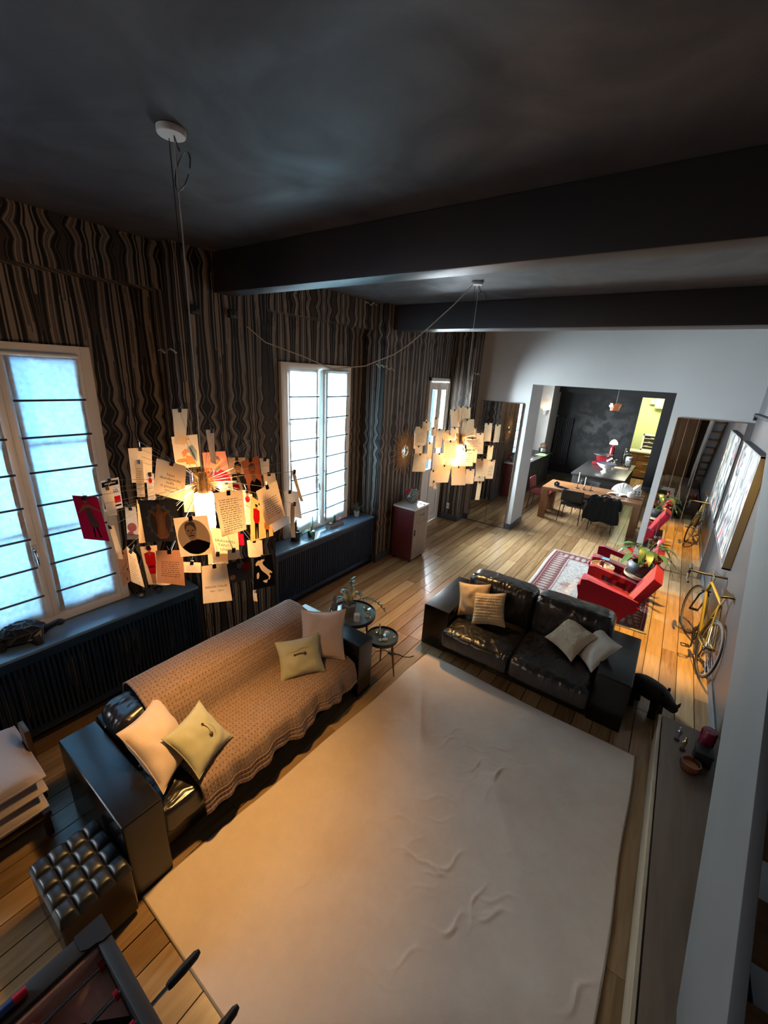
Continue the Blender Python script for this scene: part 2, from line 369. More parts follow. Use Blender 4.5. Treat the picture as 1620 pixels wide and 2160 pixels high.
# windows
ROD = mat('blind_rod', (.035, .04, .05), .5)
def leaf(win, hy, sgn, wd, z0, z1, ang, rods=7):
    hinge = (WX+.02, hy, 0); y1 = sgn*wd
    def Y(a, b_): return (min(a*sgn, b_*sgn), max(a*sgn, b_*sgn))
    s = MB(); st = .055
    for a, c in ((0, st), (wd-st, wd)): s.box((-.02, Y(a, c)[0], z0), (.025, Y(a, c)[1], z1))
    for a, c in ((z0, z0+.09), (z1-st, z1), (z0+(z1-z0)*.36, z0+(z1-z0)*.36+.03), (z0+(z1-z0)*.68, z0+(z1-z0)*.68+.03)):
        s.box((-.018, Y(st, wd-st)[0], a), (.022, Y(st, wd-st)[1], c))
    so = s.obj('sash', FRAME, win, bevel=.004); so.location = hinge; so.rotation_euler = (0, 0, ang)
    MB().box((-.004, Y(st-.01, wd-st+.01)[0], z0+.08), (.002, Y(st-.01, wd-st+.01)[1], z1-st+.01)).obj('pane', PANE, so, smooth=0)
    bl = MB(); a, c = Y(.035, wd-.05); zt = z1-.03; zb = z0+.03
    zs = [2.67, 2.40, 2.135, 1.875, 1.62, 1.375, 1.12]
    edges = [zt]+zs+[zb]
    def fn(u, v):
        z = zt+(zb-zt)*v; k = min(abs(z-q) for q in zs)
        return (.045+.006*math.sin(u*9+v*5)+.010*math.exp(-(k/.02)**2)+.004*noise.noise((u*6, v*14, hy)), a+(c-a)*u+.004*math.sin(v*23+hy), z)
    bl.grid(fn, 14, 56)
    hem = [MB()]
    bo = bl.obj('roman_blind', SHEER, win, smooth=80); bo.location = hinge; bo.rotation_euler = (0, 0, ang)
    for q in (a, c-.03): MB().box((.036, q, zb), (.040, q+.03, zt)).obj('hem', mat('blind_hem', (.42, .36, .35), .8), bo, smooth=0)
    for z in zs:
        MB().tube([(.062, a-.008, z), (.062, c+.008, z)], .0085, 6).obj('blind_rod', ROD, bo)
    return so
def window(name, y0, y1, z0, z1, angs, label):
    wn = thing(name, None, None); wn['kind'] = 'structure'; wn['label'] = label
    f = MB(); t = .07
    for a in ((WX-.05, y0, z0), (WX-.05, y1-t, z0)): f.box(a, (WX+.045, a[1]+t, z1))
    for a in (z0, z1-t): f.box((WX-.05, y0+t, a), (WX+.045, y1-t, a+t))
    f.box((WX-.28, y0, z0-.02), (WX-.05, y0+.02, z1)).box((WX-.28, y1-.02, z0-.02), (WX-.05, y1, z1))
    f.obj('window_frame', FRAME, wn, bevel=.004)
    wd = (y1-y0)/2-t
    s1 = leaf(wn, y0+t, 1, wd, z0+t, z1-t, angs[0]); s2 = leaf(wn, y1-t, -1, wd, z0+t, z1-t, angs[1])
    h = MB(); h.box((.026, wd-.045, 1.42), (.034, wd-.012, 1.56)).tube(bez((.034, wd-.03, 1.52), (.07, wd-.03, 1.52), (.075, wd-.03, 1.40)), .008)
    h.obj('handle', CHROME, s1)
    MB().tube([(WX+.075, y0+(y1-y0)*.52, z1-.075), (WX+.075, y1-.10, z1-.075)], .014, 8).obj('curtain_rail', WHITEPL, wn)
    return wn
window('window_1', *W1, *WZ, (0, 0), 'tall casement window nearest the camera with sheer blinds')
window('window_2', *W2, *WZ, (0, .11), 'casement window behind the lit card pendant, right sash ajar')
wn = thing('added_fill_window', None, None); wn['kind'] = 'structure'; q = MB()  # unseen window, added only to carry fill light onto the rug
for a, c in ((W0[0], W0[0]+.07), (W0[1]-.07, W0[1]), ((W0[0]+W0[1])/2-.05, (W0[0]+W0[1])/2+.05)): q.box((WX-.05, a, WZ[0]), (WX+.03, c, WZ[1]))
for a in (WZ[0], WZ[1]-.07): q.box((WX-.05, W0[0], a), (WX+.03, W0[1], a+.07))
q.obj('window_frame', FRAME, wn, bevel=.004); MB().box((WX-.02, W0[0]+.05, WZ[0]+.05), (WX-.014, W0[1]-.05, WZ[1]-.05)).obj('pane', PANE, wn, smooth=0)
# glazed door
d = thing('door_1', 'tall white glazed door beside the sunburst mirror', None); d['kind'] = 'structure'
f = MB(); t = .06
f.box((WX-.06, DR[0], 0), (WX+.04, DR[0]+t, 2.98)).box((WX-.06, DR[1]-t, 0), (WX+.04, DR[1], 2.98)).box((WX-.06, DR[0], 2.98-t), (WX+.04, DR[1], 2.98)).obj('door_frame', FRAME, d, bevel=.004)
ya, yb = DR[0]+t, DR[1]-t; ym = (ya+yb)/2
for k, (p, q) in enumerate(((ya, ym-.002), (ym+.002, yb))):
    s = MB()
    for a, c in ((p, p+.085), (q-.085, q)): s.box((WX-.02, a, .01), (WX+.025, c, 2.9))
    for a, c in ((.01, .16), (2.76, 2.9), (1.08, 1.2)): s.box((WX-.018, p+.08, a), (WX+.022, q-.08, c))
    s.box((WX-.008, p+.08, .16), (WX+.008, q-.08, 1.08))
    so = s.obj('door_leaf', FRAME, d, bevel=.004)
    MB().box((WX-.004, p+.08, 1.2), (WX+.002, q-.08, 2.76)).obj('pane', PANE, so, smooth=0)
    if k == 0: MB().box((WX+.024, q-.05, 1.0), (WX+.03, q-.02, 1.2)).tube([(WX+.03, q-.035, 1.12), (WX+.07, q-.035, 1.12), (WX+.075, q-.15, 1.11)], .009).obj('door_handle', CHROME, so)
# radiator covers under the windows
def radiator(y0, y1, label):
    r = thing('radiator', label, 'radiator', (WX+.012, y0, 0), 0, None); L = y1-y0
    MB().box((0, 0, .785), (.325, L, .815)).obj('sill_board', SILL, r, bevel=.01)
    MB().box((.26, .02, .70), (.305, L-.02, .785)).box((.26, .02, .04), (.30, L-.02, .10)).box((.26, 0, 0), (.31, .04, .785)).box((.26, L-.04, 0), (.31, L, .785)).obj('casing', NAVY, r, bevel=.004)
    q = MB(); n = int(L/.035)
    for i in range(n): q.tube([(.285, .05+i*(L-.1)/(n-1), .09), (.285, .05+i*(L-.1)/(n-1), .71)], .012, 6)
    q.obj('fin', NAVY, r, kind='stuff')
    q = MB().tube([(.31, L-.06, .16), (.345, L-.06, .16)], .014, 8).tube([(.33, L-.06, .16), (.33, L-.06, .02)], .009, 8); q.obj('valve', BLACK, r)
radiator(-1.2, 2.0, 'dark blue ribbed radiator cover under the nearest window')
radiator(3.02, 5.03, 'dark blue ribbed radiator cover under the farther window with plants')
# tall mirrors on the back wall
def mirror(name, xs, z1, label, seam):
    t = thing('wall_mirror', label, 'mirror', (xs[0], BY-.001, 0)); x0 = xs[0]
    for a, c in zip(xs[:-1], xs[1:]):
        MB().box((a-x0+.003, -.016, .02), (c-x0-.003, -.004, z1)).obj('mirror_panel', MIRROR, t, smooth=0)
    q = MB().box((0, -.02, 0), (xs[-1]-x0, -.002, .02)).box((0, -.018, z1), (xs[-1]-x0, -.002, z1+.012))
    for a in xs: q.box((a-x0-.004, -.018, 0), (a-x0+.004, -.003, z1))
    q.obj('mirror_trim', seam, t)
mirror('wall_mirror', [-3.41, -2.996, -2.565], 2.595, 'tall mirror left of the kitchen opening', mat('mirror_seam', (.10, .085, .08), .4))
mirror('wall_mirror', [-.055, .09, .23, .37, .82], 2.59, 'tall mirror right of the kitchen opening, reflecting the bicycle', mat('bronze_trim', (.30, .19, .13), .35, .6))
# steep stair against the right wall
SX = .60; sl = .853
def zl(y): return .29+sl*(y-1.671)
st = thing('staircase', 'steep grey staircase at the right edge with wooden treads', 'staircase', (SX, 1.33, 0))
y0, y1 = 1.33, 4.55
MB().prism([(1.712-y0, .322), (0, .322), (0, zl(y0)+.925), (y1-y0, zl(y1)+.925), (y1-y0, zl(y1))], 'x', 0, .045).obj('stringer', mat('stair_grey_paint', (.135, .128, .122), .62, var=.1, vscale=3), st, bevel=.004)
for k in range(9):
    y = 1.40+k*.27
    MB().box((.05, y-y0, zl(y)+.62), (.295, y-y0+.27, zl(y)+.655)).obj('tread', woodmat('stair_oak%d' % 0, (.36, .17, .07), (.62, .36, .17), .4, 0, 9, 10) if k == 0 else MATS['stair_oak0'], st, bevel=.006)
# low bench along the right wall
bn = thing('low_bench', 'long low wooden bench under the stair by the right wall', 'bench', (.43, 0, 0))
PW_ = woodmat('bench_ash', (.34, .25, .16), (.52, .42, .29), .5, 1, 8, 9); PD = woodmat('bench_dark', (.12, .075, .05), (.20, .135, .09), .45, 1, 8, 9)
MB().box((.012, .02, .02), (.03, 3.76, .285)).obj('front_panel', PW_, bn, bevel=.002)
MB().box((.03, .03, 0), (.43, 3.75, .285)).obj('carcass', PD, bn)
MB().box((0, 0, .30), (.018, 3.78, .318)).box((0, 0, .286), (.018, 3.78, .30)).obj('edge_strip', PW_, bn)
MB().box((.028, 0, .286), (.44, 3.78, .316)).obj('top_board', PD, bn, bevel=.003)
# ------------------------------------------------------------------ soft things
def cloth(name, col, rough=.85, weave=260, bump=.35, sheen=.2, var=.08):
    return mat(name, col, rough, var=var, vscale=5, bump=bump, bscale=weave, sheen=sheen, spec=.2)
PINK = cloth('blush_linen', (.64, .49, .41)); SAGE = cloth('sage_linen', (.42, .40, .27)); TANV = cloth('camel_velvet', (.50, .35, .19)); IVORY = cloth('ivory_plush', (.52, .46, .38))
KNIT = cloth('oatmeal_knit', (.50, .40, .28), weave=90, bump=.3); QUILT = cloth('pale_pink_quilt', (.72, .60, .56)); WOOD_D = woodmat('dark_walnut', (.06, .03, .018), (.14, .075, .04), .45, 2, 8, 9)
BUTTON = mat('horn_button', (.05, .025, .015), .4)
def frame(X, Y):
    X = Vector(X).normalized(); Y = (Vector(Y)-X*Vector(Y).dot(X)).normalized(); Z = X.cross(Y)
    return Matrix((X, Y, Z)).transposed().to_4x4()
def pillow_pt(w, h, t, s, u, v, seed, pinch=.12, wr=.010):
    x = w/2*u*(1-pinch*(1-v*v)*abs(u)**1.5); y = h/2*v*(1-pinch*(1-u*u)*abs(v)**1.5)
    k = (max(0, 1-abs(u)**2.4)*max(0, 1-abs(v)**2.4))**.55
    z = t/2*k*s
    z += wr*k*noise.noise((u*2.3+seed, v*2.3, s*3+seed))*1.6 + wr*.7*math.sin((u*1.2+v)*7+seed+3*noise.noise((u, v, seed)))*k*(abs(u*v))**.5
    return (x, y, z)
def cushion(name, label, c, w, h, t, X, Y, m, seed, group=None, n=26, knit=None, wr=.010, sag=0):
    q = MB()
    def dz(u, v, s):
        p = pillow_pt(w, h, t, s, u, v, seed, wr=wr)
        k = (max(0, 1-abs(u)**4)*max(0, 1-abs(v)**4))
        x, y, z = p
        z += sag*.03*(u*u-v*v)
        if knit and s > 0:
            if knit == 'rows': z += k*(.010*abs(math.sin(v*PI*5.5))+.004*math.sin(u*48+v*9+2*math.sin(v*17)))
            else: z += k*.008*abs(math.sin(u*PI*6+1.2*math.sin(v*PI*9)))
        return (x, y, z)
    nn_ = 60 if knit else n
    q.grid(lambda u, v: dz(2*u-1, 2*v-1, 1), nn_, nn_); q.grid(lambda u, v: dz(2*u-1, 2*v-1, -1), nn_, nn_, flip=True)
    o = q.obj(name, m, weld=True, smooth=60)
    o.matrix_world = Matrix.Translation(c) @ frame(X, Y)
    tag(o, label, 'cushion', group)
    pp = MB(); per = [(-1+2*i/14, -1) for i in range(14)]+[(1, -1+2*i/14) for i in range(14)]+[(1-2*i/14, 1) for i in range(14)]+[(-1, 1-2*i/14) for i in range(14)]
    pp.tube([pillow_pt(w*1.003, h*1.003, t, 1, u, v, seed, wr=0) for u, v in per], .0035, 5, closed=True); pp.obj('piping', m, o)
    return o
# ------------------------------------------------------------------ sofa by the windows
s1 = thing('leather_sofa', 'long black leather sofa under a knitted throw, by the windows', 'sofa', (-2.4, 1.62, 0))
def bx(a, b_, o=(-2.4, 1.62, 0)): return [tuple(p[i]-o[i] for i in range(3)) for p in (a, b_)]
def sbox(name, a, b_, m, par, o, bev=.02, seg=3, **k): return MB().box(*bx(a, b_, o)).obj(name, m, par, bevel=bev, seg=seg, **k)
O1 = (-2.4, 1.62, 0)
sbox('armrest', (-2.84, .495, .0), (-1.935, .715, .60), LEATHER, s1, O1, .014)
sbox('armrest', (-2.86, 2.53, .0), (-1.935, 2.735, .59), LEATHER, s1, O1, .014)
sbox('back_frame', (-2.86, .72, .05), (-2.69, 2.525, .62), LEATHER, s1, O1, .02)
sbox('base', (-2.69, .72, .05), (-2.03, 2.525, .22), LEATHER, s1, O1, .015)
def softbox(name, a, b_, m, par, o, puff=.03, seed=1, n=18, wr=.006, top=2):
    # upholstered block: bulging faces with shallow creases
    q = MB().box(*bx(a, b_, o)); ob = q.obj(name, m, par, smooth=50)
    me = ob.data; bm = bmesh.new(); bm.from_mesh(me)
    bmesh.ops.subdivide_edges(bm, edges=bm.edges[:], cuts=n, use_grid_fill=True)
    lo = Vector(bx(a, b_, o)[0]); hi = Vector(bx(a, b_, o)[1]); cc = (lo+hi)/2; hs = (hi-lo)/2; rr = min(hs)*.45
    for v in bm.verts:
        d = v.co-cc; q_ = Vector((max(-hs[i]+rr, min(hs[i]-rr, d[i])) for i in range(3))); e = d-q_
        if e.length > 1e-6: d = q_+e.normalized()*rr
        nrm = [d[i]/hs[i] for i in range(3)]; ax = max(range(3), key=lambda i: abs(nrm[i]))
        oth = [nrm[i] for i in range(3) if i != ax]; k = max(0, 1-oth[0]**2)*max(0, 1-oth[1]**2)
        d[ax] += math.copysign(1, nrm[ax])*(puff*k+wr*noise.noise((v.co.x*9+seed, v.co.y*9, v.co.z*9)))
        v.co = cc+d
    bm.to_mesh(me); bm.free(); me.polygons.foreach_set('use_smooth', [True]*len(me.polygons)); return ob
softbox('seat_cushion', (-2.62, .72, .20), (-1.985, 1.62, .415), CREASED, s1, O1, .015, 1)
softbox('seat_cushion', (-2.62, 1.62, .20), (-1.985, 2.525, .415), CREASED, s1, O1, .015, 4)
softbox('back_cushion', (-2.83, .74, .36), (-2.50, 1.62, .745), CREASED, s1, O1, .012, 7)
softbox('back_cushion', (-2.83, 1.62, .36), (-2.50, 2.51, .745), CREASED, s1, O1, .012, 9)
# knitted throw draped from behind the back down to the front edge
def throwmat():
    mt, t, b = fresh('rose_brown_cable_knit'); L = t.links
    uv = nn(t, 'ShaderNodeUVMap'); s = nn(t, 'ShaderNodeSeparateXYZ'); L.new(uv.outputs[0], s.inputs[0])
    r = math_(t, 'SINE', math_(t, 'MULTIPLY', s.outputs[1], 2*PI/.034)); cl = math_(t, 'MULTIPLY', s.outputs[0], 2*PI/.026)
    cb = math_(t, 'SINE', math_(t, 'ADD', cl, math_(t, 'MULTIPLY', math_(t, 'SINE', math_(t, 'MULTIPLY', s.outputs[1], 2*PI/.034)), .7)))
    hole = math_(t, 'MULTIPLY', math_(t, 'GREATER_THAN', cb, .72), math_(t, 'GREATER_THAN', r, .62))
    n = nn(t, 'ShaderNodeTexNoise'); n.inputs['Scale'].default_value = 40; L.new(uv.outputs[0], n.inputs[0])
    c0 = ramp(t, n.outputs[0], [(.3, (.24, .155, .118)), (.7, (.33, .22, .17))])
    mx = nn(t, 'ShaderNodeMix', data_type='RGBA'); L.new(hole, mx.inputs[0]); L.new(c0, mx.inputs[6]); mx.inputs[7].default_value = (.10, .05, .03, 1); L.new(mx.outputs[2], b.inputs['Base Color'])
    b.inputs['Roughness'].default_value = .9; b.inputs['Sheen Weight'].default_value = .25; b.inputs['Specular IOR Level'].default_value = .15
    bp = nn(t, 'ShaderNodeBump'); bp.inputs['Distance'].default_value = .003; bp.inputs['Strength'].default_value = .5; L.new(cb, bp.inputs['Height']); L.new(bp.outputs[0], b.inputs['Normal'])
    return mt
prof = [(-2.905, .33), (-2.90, .60), (-2.875, .735), (-2.80, .785), (-2.66, .792), (-2.52, .755), (-2.455, .65), (-2.42, .50), (-2.36, .447), (-2.2, .450), (-2.05, .446), (-1.965, .405), (-1.945, .33), (-1.935, .255), (-1.925, .205)]
acc = [0]
for p, q in zip(prof[:-1], prof[1:]): acc.append(acc[-1]+math.dist(p, q))
def pat(s):
    s *= acc[-1]
    for i in range(len(acc)-1):
        if s <= acc[i+1]+1e-9:
            k = (s-acc[i])/(acc[i+1]-acc[i]); return [prof[i][j]*(1-k)+prof[i+1][j]*k for j in (0, 1)]
    return list(prof[-1])
NU, NV = 80, 60
def tfn(u, v):
    x, z = pat(v); y = .925+1.545*u + (.035*(v-.5)) + .012*math.sin(v*9)
    w_ = max(0, v-.80)/.2; wb = max(0, .12-v)/.12
    x += w_*(.018*math.sin(u*26)+.012*math.sin(u*61+1)); z += w_*.022*math.sin(u*19+.6)
    hump = math.exp(-((u-.80)/.06)**2)*math.exp(-((v-.62)/.05)**2)*.022
    z += hump+.004*noise.noise((u*9, v*9, 2))+.004; x += .004*noise.noise((u*8, v*8, 7))
    z += .018*math.sin(u*5.2+.4)*math.exp(-((v-.33)/.1)**2)
    return (x, y, z)
q = MB().grid(tfn, NU, NV); tho = q.obj('knitted_throw', throwmat(), smooth=80)
uvl = tho.data.uv_layers.new(name='UVMap')
for lp in tho.data.loops:
    i, j = lp.vertex_index % (NU+1), lp.vertex_index//(NU+1); uvl.data[lp.index].uv = (i/NU*1.545, j/NV*acc[-1])
sd = tho.modifiers.new('solid', 'SOLIDIFY'); sd.thickness = .008; sd.offset = 1
tag(tho, 'rose-brown knitted throw draped over the sofa by the windows', 'blanket')
rb = MB()
for k in range(3): rb.tube([Vector(tfn(i/60, .985-.02*k))+Vector((.008, 0, .004)) for i in range(61)], .004, 5)
rb.obj('ribbed_border', MATS['rose_brown_cable_knit'], tho)
cushion('cushion', 'large blush cushion leaning on the near arm of the throw-covered sofa', (-2.30, .885, .63), .47, .42, .17, (.60, .20, -.775), (-.56, .80, -.20), PINK, 3)
g = cushion('cushion', 'sage green button cushion leaning on the blush cushion at the near end', (-2.155, 1.075, .60), .35, .36, .13, (.70, .24, -.67), (-.36, .92, -.05), SAGE, 8)
def toggle(par, t, w):
    q = MB().tube(bez((-.05, .03, t), (-.01, .045, t+.012), (.03, .03, t), 8), .004, 6); q.ball((.035, .03, t+.004), (.014, .014, .008), 10); q.ball((-.052, .032, t+.002), (.01, .01, .006), 8); q.obj('toggle_button', BUTTON, par)
    MB().tube([(-w*.46+w*.92*i/14, .07+.01*math.sin(i), t*(1-(abs(i-7)/7)**2.2)*.93+.002) for i in range(15)], .004, 5).obj('flap_seam', SAGE, par)
toggle(g, .064, .35)
g = cushion('cushion', 'sage green button cushion at the far end of the throw-covered sofa', (-2.245, 2.08, .60), .39, .34, .13, (.517, .852, .05), (-.50, .20, .84), SAGE, 12); toggle(g, .064, .39)
cushion('cushion', 'blush cushion behind the green one at the far sofa arm', (-2.26, 2.38, .66), .42, .46, .15, (.726, .687, -.02), (-.35, .36, .86), PINK, 15)
# ------------------------------------------------------------------ sofa with its back to the armchairs
O2 = (-.87, 4.1, 0)
s2 = thing('leather_sofa', 'black leather two-seat sofa beyond the rug, facing the camera', 'sofa', O2)
sbox('armrest', (-1.915, 3.70, .0), (-1.60, 4.60, .52), LEATHER, s2, O2, .012)
sbox('armrest', (-.10, 3.70, .0), (.19, 4.60, .52), LEATHER, s2, O2, .012)
sbox('back_frame', (-1.60, 4.46, .04), (-.10, 4.62, .55), LEATHER, s2, O2, .02)
sbox('base', (-1.60, 3.66, .05), (-.10, 4.5, .20), LEATHER, s2, O2, .012)
softbox('seat_cushion', (-1.60, 3.55, .17), (-.855, 4.32, .385), CREASED, s2, O2, .02, 21)
softbox('seat_cushion', (-.845, 3.55, .17), (-.10, 4.32, .385), CREASED, s2, O2, .02, 24)
for a, c, sd_ in ((-1.62, -.86, 27), (-.84, -.08, 29)):
    o = softbox('back_cushion', (a, 4.20, .34), (c, 4.52, .80), CREASED, s2, O2, .02, sd_)
    MB().tube([(a+.03-O2[0], 4.27-O2[1], .802), (c-.03-O2[0], 4.27-O2[1], .802)], .008, 6).obj('piping', LEATHER, o)
cushion('cushion', 'plain camel cushion behind the ribbed one on the black sofa', (-1.46, 4.03, .60), .36, .38, .13, (.92, .30, .12), (-.25, .42, .86), TANV, 31)
cushion('cushion', 'camel chunky rib knit cushion on the left sofa seat', (-1.26, 3.98, .585), .37, .37, .13, (.95, .16, .22), (-.28, .50, .82), cloth('camel_knit', (.52, .37, .20), weave=90, bump=.3), 33, knit='rows')
cushion('cushion', 'oatmeal basket knit cushion tilted on the right sofa seat', (-.41, 4.07, .56), .37, .36, .13, (.84, -.53, -.09), (.45, .58, .66), KNIT, 35, knit='cable')
cushion('cushion', 'plain ivory cushion beside the oatmeal knit one', (-.165, 4.05, .55), .33, .38, .13, (.674, -.739, .0), (.486, .444, .753), IVORY, 37)
# ------------------------------------------------------------------ rugs
def rugmat():
    mt, t, b = fresh('cream_wool'); L = t.links
    tc = nn(t, 'ShaderNodeTexCoord'); n = nn(t, 'ShaderNodeTexNoise'); n.inputs['Scale'].default_value = 3; n.inputs['Detail'].default_value = 8; n.inputs['Roughness'].default_value = .7; L.new(tc.outputs['Object'], n.inputs[0])
    L.new(ramp(t, n.outputs[0], [(.3, (.64, .505, .41)), (.7, (.74, .60, .495))]), b.inputs['Base Color'])
    b.inputs['Roughness'].default_value = .95; b.inputs['Specular IOR Level'].default_value = .1; b.inputs['Sheen Weight'].default_value = .15
    v = nn(t, 'ShaderNodeTexNoise'); v.inputs['Scale'].default_value = 220; L.new(tc.outputs['Object'], v.inputs[0]); bp = nn(t, 'ShaderNodeBump'); bp.inputs['Strength'].default_value = .3; bp.inputs['Distance'].default_value = .004
    L.new(v.outputs[0], bp.inputs['Height']); L.new(bp.outputs[0], b.inputs['Normal']); return mt
RUG = rugmat(); rk = random.Random(9); wr = []
for k in range(58):                                   # short wrinkles in the middle and along the right
    if k < 30: cx, cy = rk.gauss(-.62, .17), rk.gauss(2.65, .27)
    elif k < 48: cx, cy = rk.gauss(-.45, .28), rk.gauss(1.6, .35)
    else: cx, cy = rk.uniform(-1.5, .1), rk.uniform(.9, 3.3)
    wr.append((cx, cy, rk.uniform(-.9, .5)+1.2, rk.uniform(.04, .13), rk.uniform(.008, .014), rk.uniform(.0025, .0065)))
def rfn(u, v):
    xl = -1.93+.19*v; x = xl+(.34-xl)*u; y = .525+(2.975+.05*(1-u))*v; y -= .0
    e = .012*math.sin(v*7+1)*(1-u)*0+.006*math.sin(v*16); x += e*(1 if u > .5 else -1)*abs(u-.5)*2
    y += .01*math.sin(u*8)*v
    z = .010+.003*noise.noise((x*3, y*3, 0))
    for cx, cy, a, l, w_, h in wr:
        dx, dy = x-cx, y-cy
        if abs(dx)+abs(dy) > .6: continue
        s = dx*math.cos(a)+dy*math.sin(a); n_ = -dx*math.sin(a)+dy*math.cos(a)+.02*math.sin(s*26+cx*40)
        z += h*math.exp(-(s/l)**2-(n_/w_)**2)
    return (x, y, z)
q = MB().grid(rfn, 240, 320); ro = q.obj('wool_rug', RUG, smooth=80); sd = ro.modifiers.new('solid', 'SOLIDIFY'); sd.thickness = .009; sd.offset = -1
tag(ro, 'large wrinkled cream wool rug in front of both sofas', 'rug')
q = MB()
for side in range(4):
    pts = [rfn(*{0: (i/60, 0), 1: (1, i/60), 2: (i/60, 1), 3: (0, i/60)}[side]) for i in range(61)]
    q.tube([(p[0], p[1], .006) for p in pts], .0055, 6)
q.obj('bound_edge', mat('rug_binding', (.30, .235, .17), .9), ro)
def persian():
    mt, t, b = fresh('faded_persian_wool'); L = t.links
    uv = nn(t, 'ShaderNodeUVMap'); s = nn(t, 'ShaderNodeSeparateXYZ'); L.new(uv.outputs[0], s.inputs[0])
    W, H = 1.66, 2.12
    dx = math_(t, 'MINIMUM', s.outputs[0], math_(t, 'SUBTRACT', W, s.outputs[0])); dy = math_(t, 'MINIMUM', s.outputs[1], math_(t, 'SUBTRACT', H, s.outputs[1])); dd = math_(t, 'MINIMUM', dx, dy)
    alongx = math_(t, 'LESS_THAN', dx, dy)
    al = math_(t, 'ADD', math_(t, 'MULTIPLY', alongx, s.outputs[1]), math_(t, 'MULTIPLY', math_(t, 'SUBTRACT', 1, alongx), s.outputs[0]))
    a = math_(t, 'DIVIDE', math_(t, 'SUBTRACT', math_(t, 'PINGPONG', al, .10), .05), .04); c = math_(t, 'DIVIDE', math_(t, 'SUBTRACT', dd, .20), .09)
    r2 = math_(t, 'ADD', math_(t, 'MULTIPLY', a, a), math_(t, 'MULTIPLY', c, c))
    n = nn(t, 'ShaderNodeTexNoise'); n.inputs['Scale'].default_value = 26; n.inputs['Detail'].default_value = 4; L.new(uv.outputs[0], n.inputs[0])
    v = nn(t, 'ShaderNodeTexVoronoi'); v.inputs['Scale'].default_value = 17; L.new(uv.outputs[0], v.inputs[0])
    R, Cc, D, B_ = (.15, .045, .05), (.34, .30, .27), (.10, .03, .035), (.26, .27, .27)
    med = ramp(t, r2, [(0, Cc), (.35, (.38, .34, .31)), (.55, R), (.8, Cc), (1.0, R)], 'CONSTANT')
    sc = ramp(t, v.outputs[0], [(0, (.30, .06, .07)), (.16, B_), (.4, (.40, .40, .38)), (.55, (.36, .2, .19)), (.62, (.42, .41, .385))], 'CONSTANT')
    big = nn(t, 'ShaderNodeTexNoise'); big.inputs['Scale'].default_value = 5; big.inputs['Detail'].default_value = 5; L.new(uv.outputs[0], big.inputs[0])
    fl_ = ramp(t, big.outputs[0], [(.36, (.19, .05, .055)), (.42, (.37, .37, .35)), (.60, (.43, .42, .395)), (.68, (.25, .27, .29))])
    mxf = nn(t, 'ShaderNodeMix', data_type='RGBA'); mxf.inputs[0].default_value = .5; L.new(sc, mxf.inputs[6]); L.new(fl_, mxf.inputs[7])
    band = ramp(t, dd, [(0, Cc), (.045, R), (.075, Cc), (.085, R), (.10, (.5, .5, .5)), (.30, R), (.315, Cc), (.34, R), (.352, (0, 0, 0))], 'CONSTANT')
    inb = math_(t, 'MULTIPLY', math_(t, 'GREATER_THAN', dd, .10), math_(t, 'LESS_THAN', dd, .30)); fin = math_(t, 'GREATER_THAN', dd, .352)
    m1 = nn(t, 'ShaderNodeMix', data_type='RGBA'); L.new(inb, m1.inputs[0]); L.new(band, m1.inputs[6]); L.new(med, m1.inputs[7])
    m2 = nn(t, 'ShaderNodeMix', data_type='RGBA'); L.new(fin, m2.inputs[0]); L.new(m1.outputs[2], m2.inputs[6]); L.new(mxf.outputs[2], m2.inputs[7])
    m3 = nn(t, 'ShaderNodeMix', data_type='RGBA'); m3.inputs[0].default_value = .0; L.new(m2.outputs[2], m3.inputs[6])
    f = nn(t, 'ShaderNodeMix', data_type='RGBA', blend_type='MULTIPLY'); f.inputs[0].default_value = .8; L.new(m2.outputs[2], f.inputs[6]); L.new(ramp(t, n.outputs[0], [(.3, (.6, .58, .58)), (.65, (1.1, 1.1, 1.1))]), f.inputs[7]); L.new(f.outputs[2], b.inputs['Base Color'])
    b.inputs['Roughness'].default_value = .95; b.inputs['Specular IOR Level'].default_value = .1
    return mt
q = MB().grid(lambda u, v: (-1.39+1.66*u+.012*math.sin(v*6), 5.70+2.12*v+.01*math.sin(u*7), .008+.002*math.sin(u*14)*math.sin(v*11)), 40, 50)
po = q.obj('persian_rug', persian(), smooth=80); uvl = po.data.uv_layers.new(name='UVMap')
for lp in po.data.loops:
    i, j = lp.vertex_index % 41, lp.vertex_index//41; uvl.data[lp.index].uv = (i/40*1.66, j/50*2.12)
sd = po.modifiers.new('solid', 'SOLIDIFY'); sd.thickness = .007; sd.offset = -1
tag(po, 'faded red and grey patterned rug under the red armchairs', 'rug')
q = MB()
for k in range(70):
    x = -1.38+1.64*k/69
    for yy, s in ((5.70, -1), (7.82, 1)): q.tube([(x, yy+.008*math.sin(k), .005), (x+.004*math.sin(k*3), yy+s*.035, .003)], .0022, 4)
q.obj('fringe', mat('rug_fringe', (.5, .45, .38), .9), po, kind='stuff')
